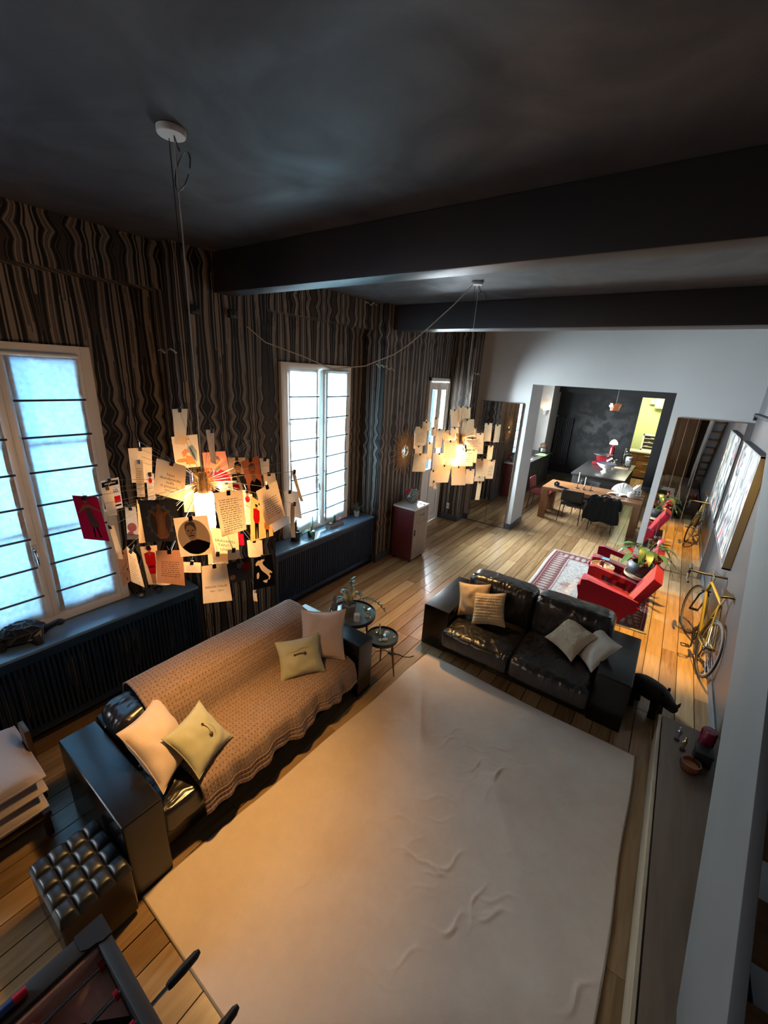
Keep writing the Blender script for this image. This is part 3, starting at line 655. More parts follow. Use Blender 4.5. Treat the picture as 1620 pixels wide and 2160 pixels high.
# ------------------------------------------------------------------ tufted ottoman
ot = thing('ottoman', 'black tufted leather ottoman beside the near sofa arm', 'ottoman', (-2.08, .32, 0), .02)
def ofn(u, v):
    x = -.215+.43*u; y = -.165+.33*v; a = (u*4) % 1-.5; b_ = (v*4) % 1-.5
    if u == 1: a = .5
    if v == 1: b_ = .5
    if u == 0: a = -.5
    if v == 0: b_ = -.5
    e = min(u, 1-u, v, 1-v); k = (max(0, 1-abs(2*a)**2.6)*max(0, 1-abs(2*b_)**2.6))**.5
    z = .390+.026*k-.03*max(0, 1-e/.05)**2
    return (x, y, z)
MB().grid(ofn, 64, 64).obj('tufted_top', mat('ottoman_leather', (.010, .010, .011), .40, spec=.7), ot, smooth=60)
MB().box((-.213, -.163, .03), (.213, .163, .365)).obj('body', LEATHER, ot, bevel=.02, seg=3)
q = MB()
for i in range(1, 4):
    for j in range(1, 4): q.ball((-.215+.43*i/4, -.165+.33*j/4, .387), (.009, .009, .005), 8)
q.obj('buttons', LEATHER, ot)
for sx in (-1, 1):
    for sy in (-1, 1): MB().lathe([(.014, 0), (.018, .032)], 10, (sx*.18, sy*.13, 0)).obj('foot', BLACK, ot)
# ------------------------------------------------------------------ folded quilts on a low dark bench
db = thing('low_stool', 'low dark wooden bench under the folded quilts', 'bench', (-3.05, .06, 0))
MB().box((-.20, -.32, .17), (.32, .30, .21)).obj('seat', WOOD_D, db, bevel=.006)
for sx in (-.17, .29):
    for sy in (-.29, .27): MB().box((sx-.02, sy-.02, 0), (sx+.02, sy+.02, .17)).obj('leg', WOOD_D, db, bevel=.003)
MB().box((-.03, .305, .10), (.10, .335, .70)).obj('back_post', WOOD_D, db, bevel=.006)
def quilt(label, z0, z1, dx, dy, seed):
    q = MB(); n = 30; w, h = .60, .66
    def fn(u, v, s):
        U, V = 2*u-1, 2*v-1; k = (max(0, 1-abs(U)**5)*max(0, 1-abs(V)**5))**.45
        z = (z0+z1)/2+s*(z1-z0)/2*k + .006*noise.noise((U*3+seed, V*3, s))*k
        return (-3.03+dx+w/2*U, .02+dy+h/2*V, z)
    q.grid(lambda u, v: fn(u, v, 1), n, n); q.grid(lambda u, v: fn(u, v, -1), n, n, flip=True)
    o = q.obj('folded_quilt', QUILT, weld=True, smooth=60); tag(o, label, 'quilt', None)
    e = MB(); per = [(-1+2*i/10, -1) for i in range(10)]+[(1, -1+2*i/10) for i in range(10)]+[(1-2*i/10, 1) for i in range(10)]+[(-1, 1-2*i/10) for i in range(10)]
    e.tube([(-3.03+dx+.301*a, .02+dy+.331*c, (z0+z1)/2) for a, c in per], .005, 6, closed=True); e.obj('seam', QUILT, o)
quilt('pale quilt at the bottom of the folded stack', .21, .36, .03, 0, 1)
quilt('pale quilt in the middle of the folded stack', .355, .475, .035, .015, 5)
quilt('topmost pale quilt of the folded stack, lit blue by the window', .47, .60, .05, .02, 9)
# ------------------------------------------------------------------ table football
ft = thing('football_table', 'black table football table with red players at lower left', 'game table', (-.80, -.16, 0))
O = (-.80, -.16, 0); FT = mat('textured_black_laminate', (.017, .017, .019), .55, var=.3, vscale=60); PINKW = mat('pale_red_wood', (.80, .50, .42), .55, var=.2, vscale=7, stretch=(1, 6, 6)); REDP = mat('red_plastic', (.42, .01, .02), .35)
x0, x1, y0, y1, zt = -1.42, -.18, -.56, .24, .90
for n_, a, c in (('end_rail', (x0, y0, zt-.20), (x0+.075, y1, zt)), ('end_rail', (x1-.075, y0, zt-.20), (x1, y1, zt)), ('side_rail', (x0+.075, y1-.045, zt-.20), (x1-.075, y1, zt)), ('side_rail', (x0+.075, y0, zt-.20), (x1-.075, y0+.045, zt))):
    sbox(n_, a, c, FT, ft, O, .008, 2)
sbox('inner_end', (x0+.075, y0+.045, zt-.13), (x0+.09, y1-.045, zt-.02), PINKW, ft, O, .002, 1)
sbox('inner_end', (x1-.09, y0+.045, zt-.13), (x1-.075, y1-.045, zt-.02), PINKW, ft, O, .002, 1)
sbox('playfield', (x0+.075, y0+.045, zt-.17), (x1-.075, y1-.045, zt-.14), mat('black_felt', (.010, .013, .010), .8), ft, O, 0, 1)
q = MB()
for a, c in (((x0+.09, y1-.20, 0), (x0+.30, y1-.19, 0)), ((x0+.30, y0+.2, 0), (x0+.31, y1-.19, 0)), ((x0+.09, y0+.2, 0), (x0+.30, y0+.21, 0)), ((-.805, y0+.05, 0), (-.795, y1-.05, 0))):
    q.box((a[0]-O[0], a[1]-O[1], zt-.1398), (c[0]-O[0], c[1]-O[1], zt-.1385))
q.obj('pitch_line', mat('pitch_white', (.6, .55, .5), .7), ft)
for yy, s in ((y1-.045, -1), (y0+.045, 1)):               # sloped corner ramps
    MB().add([(x0+.09-O[0], yy-O[1], zt-.05), (x0+.30-O[0], yy-O[1], zt-.139), (x0+.09-O[0], yy+s*.2-O[1], zt-.139)], [(0, 1, 2)]).obj('corner_ramp', PINKW, ft, solid=.006)
for yy, s in ((y1, -1), (y0, 1)):
    MB().prism([(x0-O[0]-.004, yy-O[1]-s*.004), (x0-O[0]+.09, yy-O[1]-s*.004), (x0-O[0]+.09, yy+s*.028-O[1]), (x0-O[0]+.08, yy+s*.045-O[1]), (x0-O[0]+.075, yy+s*.07-O[1]), (x0-O[0]+.06, yy+s*.09-O[1]), (x0-O[0]-.004, yy+s*.09-O[1])], 'z', zt-.03, zt+.004).obj('corner_guard', mat('guard_plastic', (.02, .02, .022), .45), ft)
sbox('goal', (x0+.074, -.28, zt-.135), (x0+.093, -.04, zt-.035), REDP, ft, O, .01, 2)
MB().tube([(x0+.035-O[0], y1-.26-O[1], zt+.014), (x0+.035-O[0], y0+.16-O[1], zt+.014)], .014, 12).obj('score_tube', mat('blue_counter', (.02, .05, .16), .3), ft)
MB().tube([(x0+.035-O[0], y1-.24-O[1], zt+.014), (x0+.035-O[0], y1-.275-O[1], zt+.014)], .0155, 12).obj('score_cap', REDP, ft)
HAND = mat('rubber_grip', (.012, .012, .012), .5)
for k, xr in enumerate((-1.29, -1.165, -1.042, -.90, -.80, -.66, -.52, -.38)):
    out = 1 if k in (2, 4, 6) else -1; za = zt-.055
    ya, yb = (y0-.05, y1+.17) if out > 0 else (y0-.17, y1-.015)
    r = MB().tube([(xr-O[0], ya-O[1], za), (xr-O[0], yb-O[1], za)], .0075, 10).obj('rod', CHROME, ft)
    yh = y1+.06 if out > 0 else y0-.06
    MB().tube([(xr-O[0], yh-O[1]+out*t, za) for t in (0, .01, .06, .11, .125)], [.012, .015, .017, .015, .008], 12).obj('grip', HAND, r)
    npl = (1, 2, 3, 4, 4, 3, 2, 1)[k]
    for j in range(npl):
        yy = -.16+(j-(npl-1)/2)*.62/max(npl, 2)+.14*(1 if k == 0 else 0)-O[1]
        MB().box((xr-O[0]-.013, yy-.011, za-.075), (xr-O[0]+.013, yy+.011, za-.015)).tube([(xr-O[0], yy-.02, za), (xr-O[0], yy+.02, za)], .016, 10).ball((xr-O[0], yy, za+.028), .013, 8).obj('player', REDP if k in (0, 1, 3, 5) else mat('dark_player', (.03, .03, .04), .4), r, bevel=.003)
    MB().tube([(xr-O[0], y1-.065-O[1], za), (xr-O[0], y1-.05-O[1], za)], .017, 10).obj('bearing', REDP, r)
for sx in (x0+.06, x1-.06):
    for sy in (y0+.06, y1-.06): MB().box((sx-.045-O[0], sy-.045-O[1], 0), (sx+.045-O[0], sy+.045-O[1], zt-.2)).obj('leg', FT, ft, bevel=.006)
# ------------------------------------------------------------------ round side tables at the sofa end
GLT = mat('smoked_table_glass', (.15, .19, .175), .08, spec=.9, coat=.6); WLEG = woodmat('walnut_leg', (.09, .04, .022), (.18, .085, .045), .4, 2, 8, 9)
def tray_table(label, c, r, h, lean=.05):
    t = thing('side_table', label, 'side table', (c[0], c[1], 0))
    MB().lathe([(0, h-.012), (r-.004, h-.012), (r-.004, h), (0, h)], 40).obj('table_top', GLT, t)
    MB().lathe([(r-.005, h-.02), (r+.004, h-.02), (r+.008, h+.022), (r+.002, h+.022), (r-.003, h-.004)], 40).obj('rim', BLACK, t)
    for k in range(3):
        a = k*2*PI/3+2.2
        MB().tube([(math.cos(a)*r*.72, math.sin(a)*r*.72, h-.014), (math.cos(a)*(r*.72+lean), math.sin(a)*(r*.72+lean), 0)], [.014, .007], 10).obj('leg', WLEG, t)
    return t
T1 = (-2.43, 3.02); T2 = (-1.995, 2.985); H1, H2 = .50, .42
tray_table('larger round glass side table with plant behind the sofa end', T1, .25, H1); tray_table('smaller round glass side table beside the far sofa arm', T2, .16, H2)
LEAFD = mat('dark_green_leaf', (.02, .055, .02), .35, var=.3, vscale=20); LEAFM = mat('mid_green_leaf', (.04, .10, .035), .4, var=.3, vscale=15); LEAFY = mat('yellow_bromeliad_leaf', (.80, .52, .16), .45, var=.3, vscale=12); LEAFB = mat('brown_leaf_base', (.16, .09, .06), .6)
def blade(q, base, az, ln, wd, up, droop, mi=0, n=9, curl=.25):
    # a tapering leaf that rises, then droops
    d = Vector((math.cos(az), math.sin(az), 0)); s = Vector((-math.sin(az), math.cos(az), 0)); base = Vector(base); vs = []
    for i in range(n+1):
        t = i/n; p = base+d*ln*(t*math.cos(up)+.0)+Vector((0, 0, ln*(t*math.sin(up)-droop*t*t)))
        w_ = wd/2*(math.sin(PI*min(1, t*.86+.14))**.8)*(1 if t < .999 else .05)
        vs += [p-s*w_+Vector((0, 0, w_*curl)), p, p+s*w_+Vector((0, 0, w_*curl))]
    fs = []
    for i in range(n):
        for j in range(2): fs.append((i*3+j, i*3+j+1, i*3+3+j+1, i*3+3+j))
    q.add(vs, fs, mi)
pl = thing('bromeliad_plant', 'bromeliad with yellow leaves in a hexagonal pot on the larger side table', 'plant', (T1[0]-.03, T1[1]-.02, H1))
MB().lathe([(.075, 0), (.085, .12), (.078, .12), (.072, .10), (0, .10)], 6).obj('pot', mat('concrete', (.20, .17, .15), .8, var=.2, vscale=20), pl, bevel=.004)
rr = random.Random(2)
for k in range(9):
    q = MB(); blade(q, (0, 0, .10), k*.72+.2, rr.uniform(.17, .25), .036, rr.uniform(.8, 1.4), rr.uniform(.05, .35)); q.obj('leaf', LEAFY if k % 2 == 0 else mat('pale_leaf', (.35, .36, .24), .45), pl, solid=.002)
q = MB()
for k in range(10): blade(q, (0, 0, .10), k*.63, .08, .02, .8, .2)
q.obj('leaf_base', LEAFB, pl, solid=.002)
for az, ln, rise in ((.3, .42, .16), (2.6, .22, .14), (1.6, .20, .12), (4.0, .16, .12)):   # feathered fronds
    q = MB(); pts = bez((0, .01, .10), (math.cos(az)*ln*.55, math.sin(az)*ln*.55, .10+rise*1.7), (math.cos(az)*ln, math.sin(az)*ln, .10+rise*.1), 12); q.tube(pts, .003, 5)
    for i in range(3, 12):
        for s in (-1, 1): blade(q, pts[i], az+s*1.0, .045, .018, .15, .2, n=4)
    q.obj('frond', LEAFD, pl)
gl = thing('glass_cup', 'clear glass cup with amber base on the larger side table', 'glass', (T1[0]+.17, T1[1]+.05, H1))
MB().lathe([(.022, 0), (.034, .004), (.036, .075), (.033, .075), (.031, .010), (0, .008)], 20).obj('bowl', GLASS, gl); MB().lathe([(0, .010), (.026, .012), (.026, .022), (0, .026)], 16).obj('amber_wax', mat('amber', (.55, .30, .10), .3), gl)
cp = thing('white_candle', 'white pillar candle in a cup on the larger side table', 'candle', (T1[0]+.115, T1[1]-.065, H1))
MB().lathe([(.033, 0), (.034, .075), (.030, .077), (.028, .066), (0, .066)], 24).obj('cup', WHITEC, cp); MB().tube([(0, 0, .066), (.002, 0, .076)], .0015, 5).obj('wick', BLACK, cp)
fg = thing('stone_figurine', 'tall grey stone figurine on the larger side table behind the sofa arm', 'figurine', (T1[0]-.11, T1[1]-.17, H1))
MB().lathe([(.030, 0), (.032, .02), (.026, .05), (.034, .10), (.038, .14), (.028, .17), (.018, .185), (.022, .205), (.024, .225), (.016, .245), (.007, .262), (.004, .275), (0, .278)], 18).obj('body', mat('grey_stone', (.22, .20, .19), .7, var=.3, vscale=25, bump=.4, bscale=40), fg)
gt = thing('shallow_glass_dish', 'shallow clear glass dish at the back of the larger side table', 'dish', (T1[0]+.07, T1[1]+.16, H1))
MB().lathe([(.02, 0), (.045, .02), (.048, .022), (.022, .005), (0, .004)], 20).obj('dish', GLASS, gt)
sh = thing('glass_bowl', 'glass bowl holding white shells and a gold bottle on the smaller side table', 'bowl', (T2[0]-.03, T2[1]+.01, H2))
MB().lathe([(.03, 0), (.06, .012), (.075, .045), (.072, .045), (.056, .016), (0, .008)], 24).obj('bowl', GLASS, sh)
GOLD = mat('pale_gold', (.75, .55, .30), .25, 1)
tl = thing('gold_bottle', 'slim gold and white bottle lying in the glass bowl on the smaller side table', 'bottle', (T2[0]-.03, T2[1]+.01, H2+.05)); MB().tube([(-.05, .05, .045), (-.01, .0, .0), (.01, -.02, -.02)], [.006, .011, .011], 10).obj('neck', GOLD, tl)
for k, (dx, dy, r) in enumerate(((.03, .04, .028), (.055, -.03, .03), (.02, -.06, .022))):
    o = MB().ball((0, 0, 0), (r, r*.75, r*.5), 12).obj('white_shell', WHITEC); o.location = (T2[0]+dx, T2[1]+dy, H2+.05 if k == 0 else H2+r*.5); o.rotation_euler = (.1, 0, k)
    tag(o, ('white shell resting in the glass bowl on the smaller side table', 'largest white shell on the smaller side table', 'small white shell at the near rim of the smaller side table')[k], 'shell')
    MB().tube([(r*.3*math.cos(a*.8), r*.3*math.sin(a*.8), r*.5+.001*a) for a in range(6)], .002, 5).obj('ridge', WHITEC, o)
rg = thing('tea_light', 'small amber tea light on the smaller side table', 'candle', (T2[0]+.10, T2[1]+.07, H2)); MB().lathe([(.018, 0), (.019, .012), (0, .012)], 14).obj('cup', GOLD, rg); MB().lathe([(.014, .012), (0, .014)], 12).obj('wax', MATS['amber'], rg)
cb = thing('power_cable', 'black cable with inline switch on the boards by the smaller side table', 'cable', (-2.0, 3.2, 0))
MB().tube([(p[0]+2.0, p[1]-3.2, .005) for p in [(-2.2, 3.1), (-2.22, 3.2), (-2.16, 3.29), (-2.06, 3.29), (-1.98, 3.33), (-1.92, 3.33), (-1.87, 3.36), (-1.84, 3.42)]], .004, 6).obj('cord', BLACK, cb)
MB().box((-.10, .07, .0), (-.02, .11, .022)).obj('switch', BLACK, cb, bevel=.006)
# slim twig in a glass behind the table
tw = thing('glass_vase_twig', 'leafy twig in a thin clear glass vase behind the larger side table', 'vase', (-2.79, 3.42, 0))
MB().lathe([(.04, 0), (.03, .02), (.022, .40), (.03, .46), (.028, .46), (.02, .40), (.026, .03), (0, .02)], 16).obj('vase', GLASS, tw)
q = MB().tube([(0, 0, .05), (.01, .01, .35), (0, .02, .62)], .003, 5)
for k in range(12): blade(q, (.0, .015, .50+k*.012), k*2.4, .07, .028, .5, .2, n=4)
q.obj('twig', LEAFM, tw)
# ------------------------------------------------------------------ cabinet, vase and sunburst mirror
RED_L = mat('oxblood_lacquer', (.085, .012, .012), .28, coat=.3); GREYW = woodmat('grey_oak_front', (.20, .155, .12), (.34, .28, .225), .45, 2, 8, 9)
cbt = thing('cabinet', 'oxblood cabinet with grey wood drawer and door beneath the sunburst mirror', 'cabinet', (-3.34, 5.635, 0))
MB().box((-.205, -.225, .055), (.19, .225, .935)).obj('body', RED_L, cbt, bevel=.006)
MB().box((-.215, -.235, .935), (.215, .24, .965)).obj('stone_top', mat('pale_marble', (.55, .54, .53), .2, var=.15, vscale=6), cbt, bevel=.004)
dw = MB().box((.19, -.22, .70), (.208, .22, .925)).obj('drawer', GREYW, cbt, bevel=.003); MB().tube(bez((.209, -.07, .84), (.235, 0, .80), (.209, .07, .84), 8), .005, 6).obj('handle', BLACK, dw)
do = MB().box((.19, -.22, .08), (.208, .22, .694)).obj('door', GREYW, cbt, bevel=.003); MB().box((.208, -.20, .50), (.222, -.185, .60)).obj('handle', BLACK, do)
for sx in (-.16, .15):
    for sy in (-.18, .18): MB().tube([(sx, sy-.012, .026), (sx, sy+.012, .026)], .026, 12).box((sx-.012, sy-.02, .04), (sx+.012, sy+.02, .056)).obj('caster', BLACK, cbt)
def vasemat():
    mt, t, b = fresh('painted_floral_glaze'); L = t.links; tc = nn(t, 'ShaderNodeTexCoord')
    v = nn(t, 'ShaderNodeTexVoronoi'); v.inputs['Scale'].default_value = 8; L.new(tc.outputs['Object'], v.inputs[0])
    v2 = nn(t, 'ShaderNodeTexNoise'); v2.inputs['Scale'].default_value = 16; v2.inputs['Distortion'].default_value = 2.2; L.new(tc.outputs['Object'], v2.inputs[0])
    a = ramp(t, v2.outputs[0], [(0, (.03, .05, .05)), (.46, (.30, .34, .30)), (.52, (.04, .07, .06)), (.57, (.24, .28, .25)), (.64, (.02, .02, .02))], 'CONSTANT'); r = ramp(t, v.outputs[0], [(0, (1, 1, 1)), (.46, (0, 0, 0))], 'CONSTANT')
    mx = nn(t, 'ShaderNodeMix', data_type='RGBA'); s = nn(t, 'ShaderNodeSeparateXYZ'); L.new(v.outputs[1], s.inputs[0]); k = math_(t, 'MULTIPLY', r, math_(t, 'GREATER_THAN', s.outputs[0], .35))
    L.new(k, mx.inputs[0]); L.new(a, mx.inputs[6]); mx.inputs[7].default_value = (.48, .02, .05, 1); L.new(mx.outputs[2], b.inputs['Base Color']); b.inputs['Roughness'].default_value = .25; return mt
vs = thing('round_vase', 'round vase painted with red flowers on top of the cabinet', 'vase', (-3.38, 5.70, .965))
MB().lathe([(.045, 0), (.08, .02), (.118, .07), (.128, .125), (.115, .185), (.075, .228), (.045, .24), (.048, .252), (.04, .252), (.04, .236), (0, .22)], 28).obj('body', vasemat(), vs, smooth=60)
ky = thing('key_bunch', 'small bunch of dark keys on the cabinet top', 'keys', (-3.21, 5.74, .967)); MB().box((-.05, -.008, 0), (.0, .008, .006)).box((-.03, -.03, .002), (-.018, .03, .008)).obj('key', BLACK, ky); MB().lathe([(.016, 0), (.02, .003), (.016, .006)], 16, (.02, 0, 0)).obj('ring', STEEL, ky); MB().box((.03, -.01, 0), (.07, .008, .01)).obj('fob', BLACK, ky, bevel=.003)
sm = thing('sunburst_mirror', 'gilt sunburst mirror with a round convex glass on the striped wall', 'mirror', (-3.63, 5.72, 1.80))
RAYM = woodmat('gilt_bamboo', (.40, .21, .08), (.62, .38, .16), .4, 0, 5, 3)
rm = {}
for k in range(52):
    a = 2*PI*k/52; L_ = (.43, .34, .39, .30)[k % 4]; key = L_
    if key not in rm:
        ob = MB().tube([(.012, 0, .095), (.016, 0, .2), (.014, 0, L_)], [.007, .0065, .002], 5).obj('ray', RAYM, sm); rm[key] = ob.data; o = ob
    else: o = bpy.data.objects.new('ray', rm[key]); C.objects.link(o); o.parent = sm
    o.rotation_euler = (a, 0, 0)
MB().lathe([(.088, .0), (.112, .006), (.112, .03), (.098, .036), (.088, .03)], 32, M=Matrix.Rotation(PI/2, 4, 'Y')).obj('bezel', GOLD, sm)
MB().lathe([(.097, .02), (.09, .026), (.06, .037), (.03, .043), (0, .045)], 32, M=Matrix.Rotation(PI/2, 4, 'Y')).obj('convex_glass', MIRROR, sm, smooth=80)
for k, (p, l) in enumerate((((-3.645, 2.19, 3.43), 'small black box on the striped wall under the beam, nearer the camera'), ((-3.645, 2.57, 3.45), 'small black box on the striped wall under the beam, farther one'))):
    o = thing('wall_box', l, 'wall box', p); MB().box((-.005, -.04, -.035), (.045, .04, .035)).obj('casing', BLACK, o, bevel=.005); MB().tube([(.045, 0, 0), (.055, 0, 0)], .012, 10).obj('lens', BLACK, o)
so = thing('wall_socket', 'double wall socket low on the striped pier beside the glazed door', 'socket', (-3.755, 7.898, .32)); MB().box((-.04, -.012, -.07), (.04, 0, .07)).obj('plate', mat('grey_plate', (.25, .30, .31), .4), so, bevel=.003)
for zz in (-.035, .035): MB().box((-.025, -.016, zz-.025), (.025, -.011, zz+.025)).obj('outlet', WHITEPL, so, bevel=.003)
# ------------------------------------------------------------------ things on the window sills
ZS = .815
tt = thing('tortoise_sculpture', 'dark bronze tortoise sculpture on the sill of the nearest window', 'sculpture', (-3.88, .63, ZS), 1.15)
BRZ = mat('dark_bronze', (.028, .026, .028), .35, .6)
rings = [(.155, .05, 10), (.135, .10, 10), (.085, .14, 10), (.035, .158, 10)]
q = MB(); vs = []; fs = []
for r_, zz, n_ in rings: vs += [(r_*1.12*math.cos(2*PI*(i+.5*(r_ in (.135, .035)))/n_), r_*.85*math.sin(2*PI*(i+.5*(r_ in (.135, .035)))/n_), zz) for i in range(n_)]
for a in range(3):
    for i in range(10): fs.append((a*10+i, a*10+(i+1) % 10, a*10+10+(i+1) % 10, a*10+10+i))
fs += [tuple(range(30, 40)), tuple(range(9, -1, -1))]
q.add(vs, fs); q.ball((0, 0, .055), (.165, .13, .03), 14); q.obj('shell', BRZ, tt, smooth=0)
ed = MB()
for f_ in fs[:30]: ed.tube([vs[f_[0]], vs[f_[3]]], .006, 5).tube([vs[f_[3]], vs[f_[2]]], .006, 5)
ed.obj('plate_ridge', mat('worn_bronze', (.07, .065, .06), .35, .6), tt)
MB().tube([(.13, 0, .06), (.19, 0, .085), (.225, 0, .10)], [.03, .026, .024], 10).ball((.245, 0, .10), (.042, .030, .028), 12).obj('head', BRZ, tt)
for sx in (-.09, .10):
    for sy in (-.085, .085): MB().tube([(sx, sy, .06), (sx*1.15, sy*1.2, .03), (sx*1.2, sy*1.25, 0)], [.03, .026, .03], 8).obj('leg', BRZ, tt)
for k, (p, l) in enumerate((((-3.86, 1.53, ZS), 'small faceted glass tea-light holder on the near sill, left one'), ((-3.83, 1.68, ZS), 'small faceted glass tea-light holder on the near sill, right one'))):
    o = thing('glass_candle_holder', l, 'candle holder', p); MB().lathe([(.022, 0), (.040, .025), (.045, .055), (.040, .055), (.035, .028), (0, .012)], 9).obj('cup', mat('dark_mercury_glass', (.20, .21, .22), .08, .9), o, smooth=0); MB().lathe([(.018, .014), (.018, .03), (0, .03)], 12).obj('wax', WHITEC, o)
pp = thing('potted_succulent', 'dark pot with upright green succulent on the far sill, at left', 'plant', (-3.84, 3.50, ZS))
MB().lathe([(.05, 0), (.062, .01), (.066, .13), (.06, .13), (.055, .11), (0, .11)], 20).obj('pot', mat('black_pot', (.02, .022, .025), .4), pp)
for k, (az, ln, up) in enumerate(((.5, .17, 1.2), (2.0, .2, 1.4), (3.6, .15, 1.0), (5.0, .13, .9))):
    q = MB(); blade(q, (0, 0, .11), az, ln, .035, up, .05); q.obj('leaf', LEAFM, pp, solid=.004)
pp = thing('potted_orchid', 'orchid with two broad leaves in a small pot in the middle of the far sill', 'plant', (-3.79, 3.74, ZS))
MB().lathe([(.035, 0), (.045, .01), (.052, .09), (.048, .09), (.042, .075), (0, .075)], 18).obj('pot', mat('black_pot', (.02, .022, .025), .4), pp)
for az, ln, wd, up, dr in ((1.2, .22, .075, 1.45, .02), (-1.9, .17, .08, .35, .75), (-.5, .15, .075, .3, .9), (2.6, .09, .04, .5, .4)):
    q = MB(); blade(q, (0, 0, .085), az, ln, wd, up, dr, n=12); q.obj('leaf', LEAFM, pp, solid=.003)
pp = thing('cactus_tray', 'long stone tray of small cacti on the far sill', 'plant', (-3.82, 4.26, ZS))
MB().box((-.045, -.15, 0), (.045, .15, .055)).obj('tray', mat('stone_tray', (.25, .20, .19), .7, var=.2, vscale=20), pp, bevel=.005); MB().box((-.037, -.142, .055), (.037, .142, .058)).obj('soil', mat('soil', (.05, .035, .025), .9), pp)
MB().lathe([(.014, 0), (.019, .03), (.017, .09), (.008, .115), (0, .12)], 8, (0, -.01, .057)).obj('cactus', LEAFM, pp); MB().ball((0, .09, .075), .022, 10).ball((.01, .115, .095), .014, 8).obj('pink_cactus', mat('pink_bloom', (.5, .2, .3), .6), pp); MB().ball((0, -.09, .068), (.025, .03, .016), 10).obj('succulent', mat('pale_succulent', (.35, .42, .28), .5), pp)
pp = thing('potted_aloe', 'small aloe in a white pot at the far end of the far sill', 'plant', (-3.88, 4.84, ZS))
MB().lathe([(.034, 0), (.047, .085), (.043, .085), (.038, .07), (0, .07)], 18).obj('pot', mat('pale_blue_pot', (.45, .50, .52), .4), pp)
for k in range(11):
    q = MB(); blade(q, (0, 0, .075), k*2.4, .13+.05*(k % 3), .018, .7+.11*(k % 6), .15); q.obj('leaf', mat('aloe_leaf', (.10, .17, .13), .4), pp, solid=.004)
# ------------------------------------------------------------------ red armchairs
REDF = mat('red_wool_felt', (.20, .0015, .012), .9, var=.12, vscale=30, bump=.15, bscale=200, sheen=.15, spec=.15)
def armchair(label, loc, rz):
    t = thing('red_armchair', label, 'armchair', loc, rz)                # faces +x of its own frame
    W = .64
    for s in (-1, 1):
        y0_, y1_ = (W/2-.085, W/2) if s > 0 else (-W/2, -W/2+.085)
        # an arm: upright front slab folding into a slab that slopes down to the back
        MB().prism([(.39, .03), (.39, .485), (.31, .50), (.20, .48), (.20, .03)], 'y', y0_, y1_).prism([(.20, .405), (.20, .48), (-.13, .425), (-.13, .35)], 'y', y0_, y1_).prism([(.20, .03), (.20, .29 if s < 0 else .41), (-.13, .235 if s < 0 else .355), (-.14, .03)], 'y', y0_, y1_).prism([(-.13, .425), (-.31, .385), (-.31, .30), (-.14, .03)], 'y', y0_, y1_).obj('arm', REDF, t, weld=True, smooth=20)
    MB().prism([(.40, .20), (.44, .335), (.42, .36), (-.22, .255), (-.24, .21), (-.20, .13), (.36, .19)], 'y', -W/2+.09, W/2-.09).obj('seat', REDF, t, bevel=.008)
    MB().prism([(-.13, .14), (-.235, .16), (-.50, .70), (-.40, .755)], 'y', -W/2+.03, W/2-.03).obj('backrest', REDF, t, bevel=.008)
    MB().prism([(-.20, .20), (-.29, .20), (-.34, .30), (-.25, .34)], 'y', -W/2+.005, W/2-.005).obj('back_rail', REDF, t, bevel=.006)
    for s in (-1, 1):
        MB().tube([(-.26, s*(W/2-.05), .21), (-.36, s*(W/2-.05), 0)], [.016, .011], 10).obj('leg', BLACK, t)
    return t
armchair('red wool armchair nearest the black sofa', (-.22, 6.03, .009), PI)
armchair('red wool armchair behind the two small tray tables', (-.24, 6.98, .009), PI)
# tray tables between the chairs
TRW = woodmat('tray_oak', (.26, .15, .08), (.42, .27, .15), .4, 0, 8, 5)
def coffee(label, c, r, h):
    t = thing('tray_table', label, 'side table', (c[0], c[1], .009))
    MB().lathe([(0, h-.015), (r-.004, h-.015), (r-.004, h-.005), (0, h-.005)], 36).obj('table_top', mat('dark_tray', (.06, .035, .022), .35), t)
    MB().lathe([(r-.008, h-.02), (r+.004, h-.02), (r+.008, h+.02), (r-.002, h+.02), (r-.005, h-.004)], 36).obj('rim', mat('pale_tray_rim', (.50, .38, .25), .4), t)
    for k in range(4):
        a = PI/4+k*PI/2; MB().tube([(math.cos(a)*r*.8, math.sin(a)*r*.8, h-.017), (math.cos(a)*r*.9, math.sin(a)*r*.9, 0)], [.009, .006], 8).obj('leg', BLACK, t)
coffee('small round tray table holding a can and glass by the red chairs', (-.46, 6.50, 0), .155, .44); coffee('larger round tray table under the potted plant', (.03, 6.50, 0), .20, .47)
zc = .444
o = thing('drink_can', 'dark red drink can on the small tray table', 'can', (-.47, 6.44, zc)); MB().lathe([(.026, 0), (.032, .006), (.032, .105), (.026, .114), (.024, .110), (0, .110)], 20).obj('body', mat('maroon_can', (.10, .015, .02), .3, .3), o); MB().lathe([(.025, .1105), (0, .112)], 16).obj('lid', STEEL, o)
o = thing('glass_bowl', 'clear glass bowl on the small tray table', 'bowl', (-.36, 6.47, zc)); MB().lathe([(.03, 0), (.05, .015), (.055, .06), (.051, .06), (.046, .02), (0, .008)], 20).obj('bowl', GLASS, o); MB().lathe([(.035, .012), (.044, .022), (0, .024)], 14).obj('contents', mat('cream_filling', (.5, .42, .32), .6), o)
o = thing('small_white_cup', 'small white cup on the small tray table', 'cup', (-.48, 6.37, zc)); MB().lathe([(.018, 0), (.026, .01), (.028, .05), (.025, .05), (.022, .012), (0, .01)], 16).obj('bowl', WHITEC, o); MB().tube(bez((.027, 0, .04), (.05, 0, .03), (.025, 0, .015), 6), .004, 6).obj('handle', WHITEC, o)
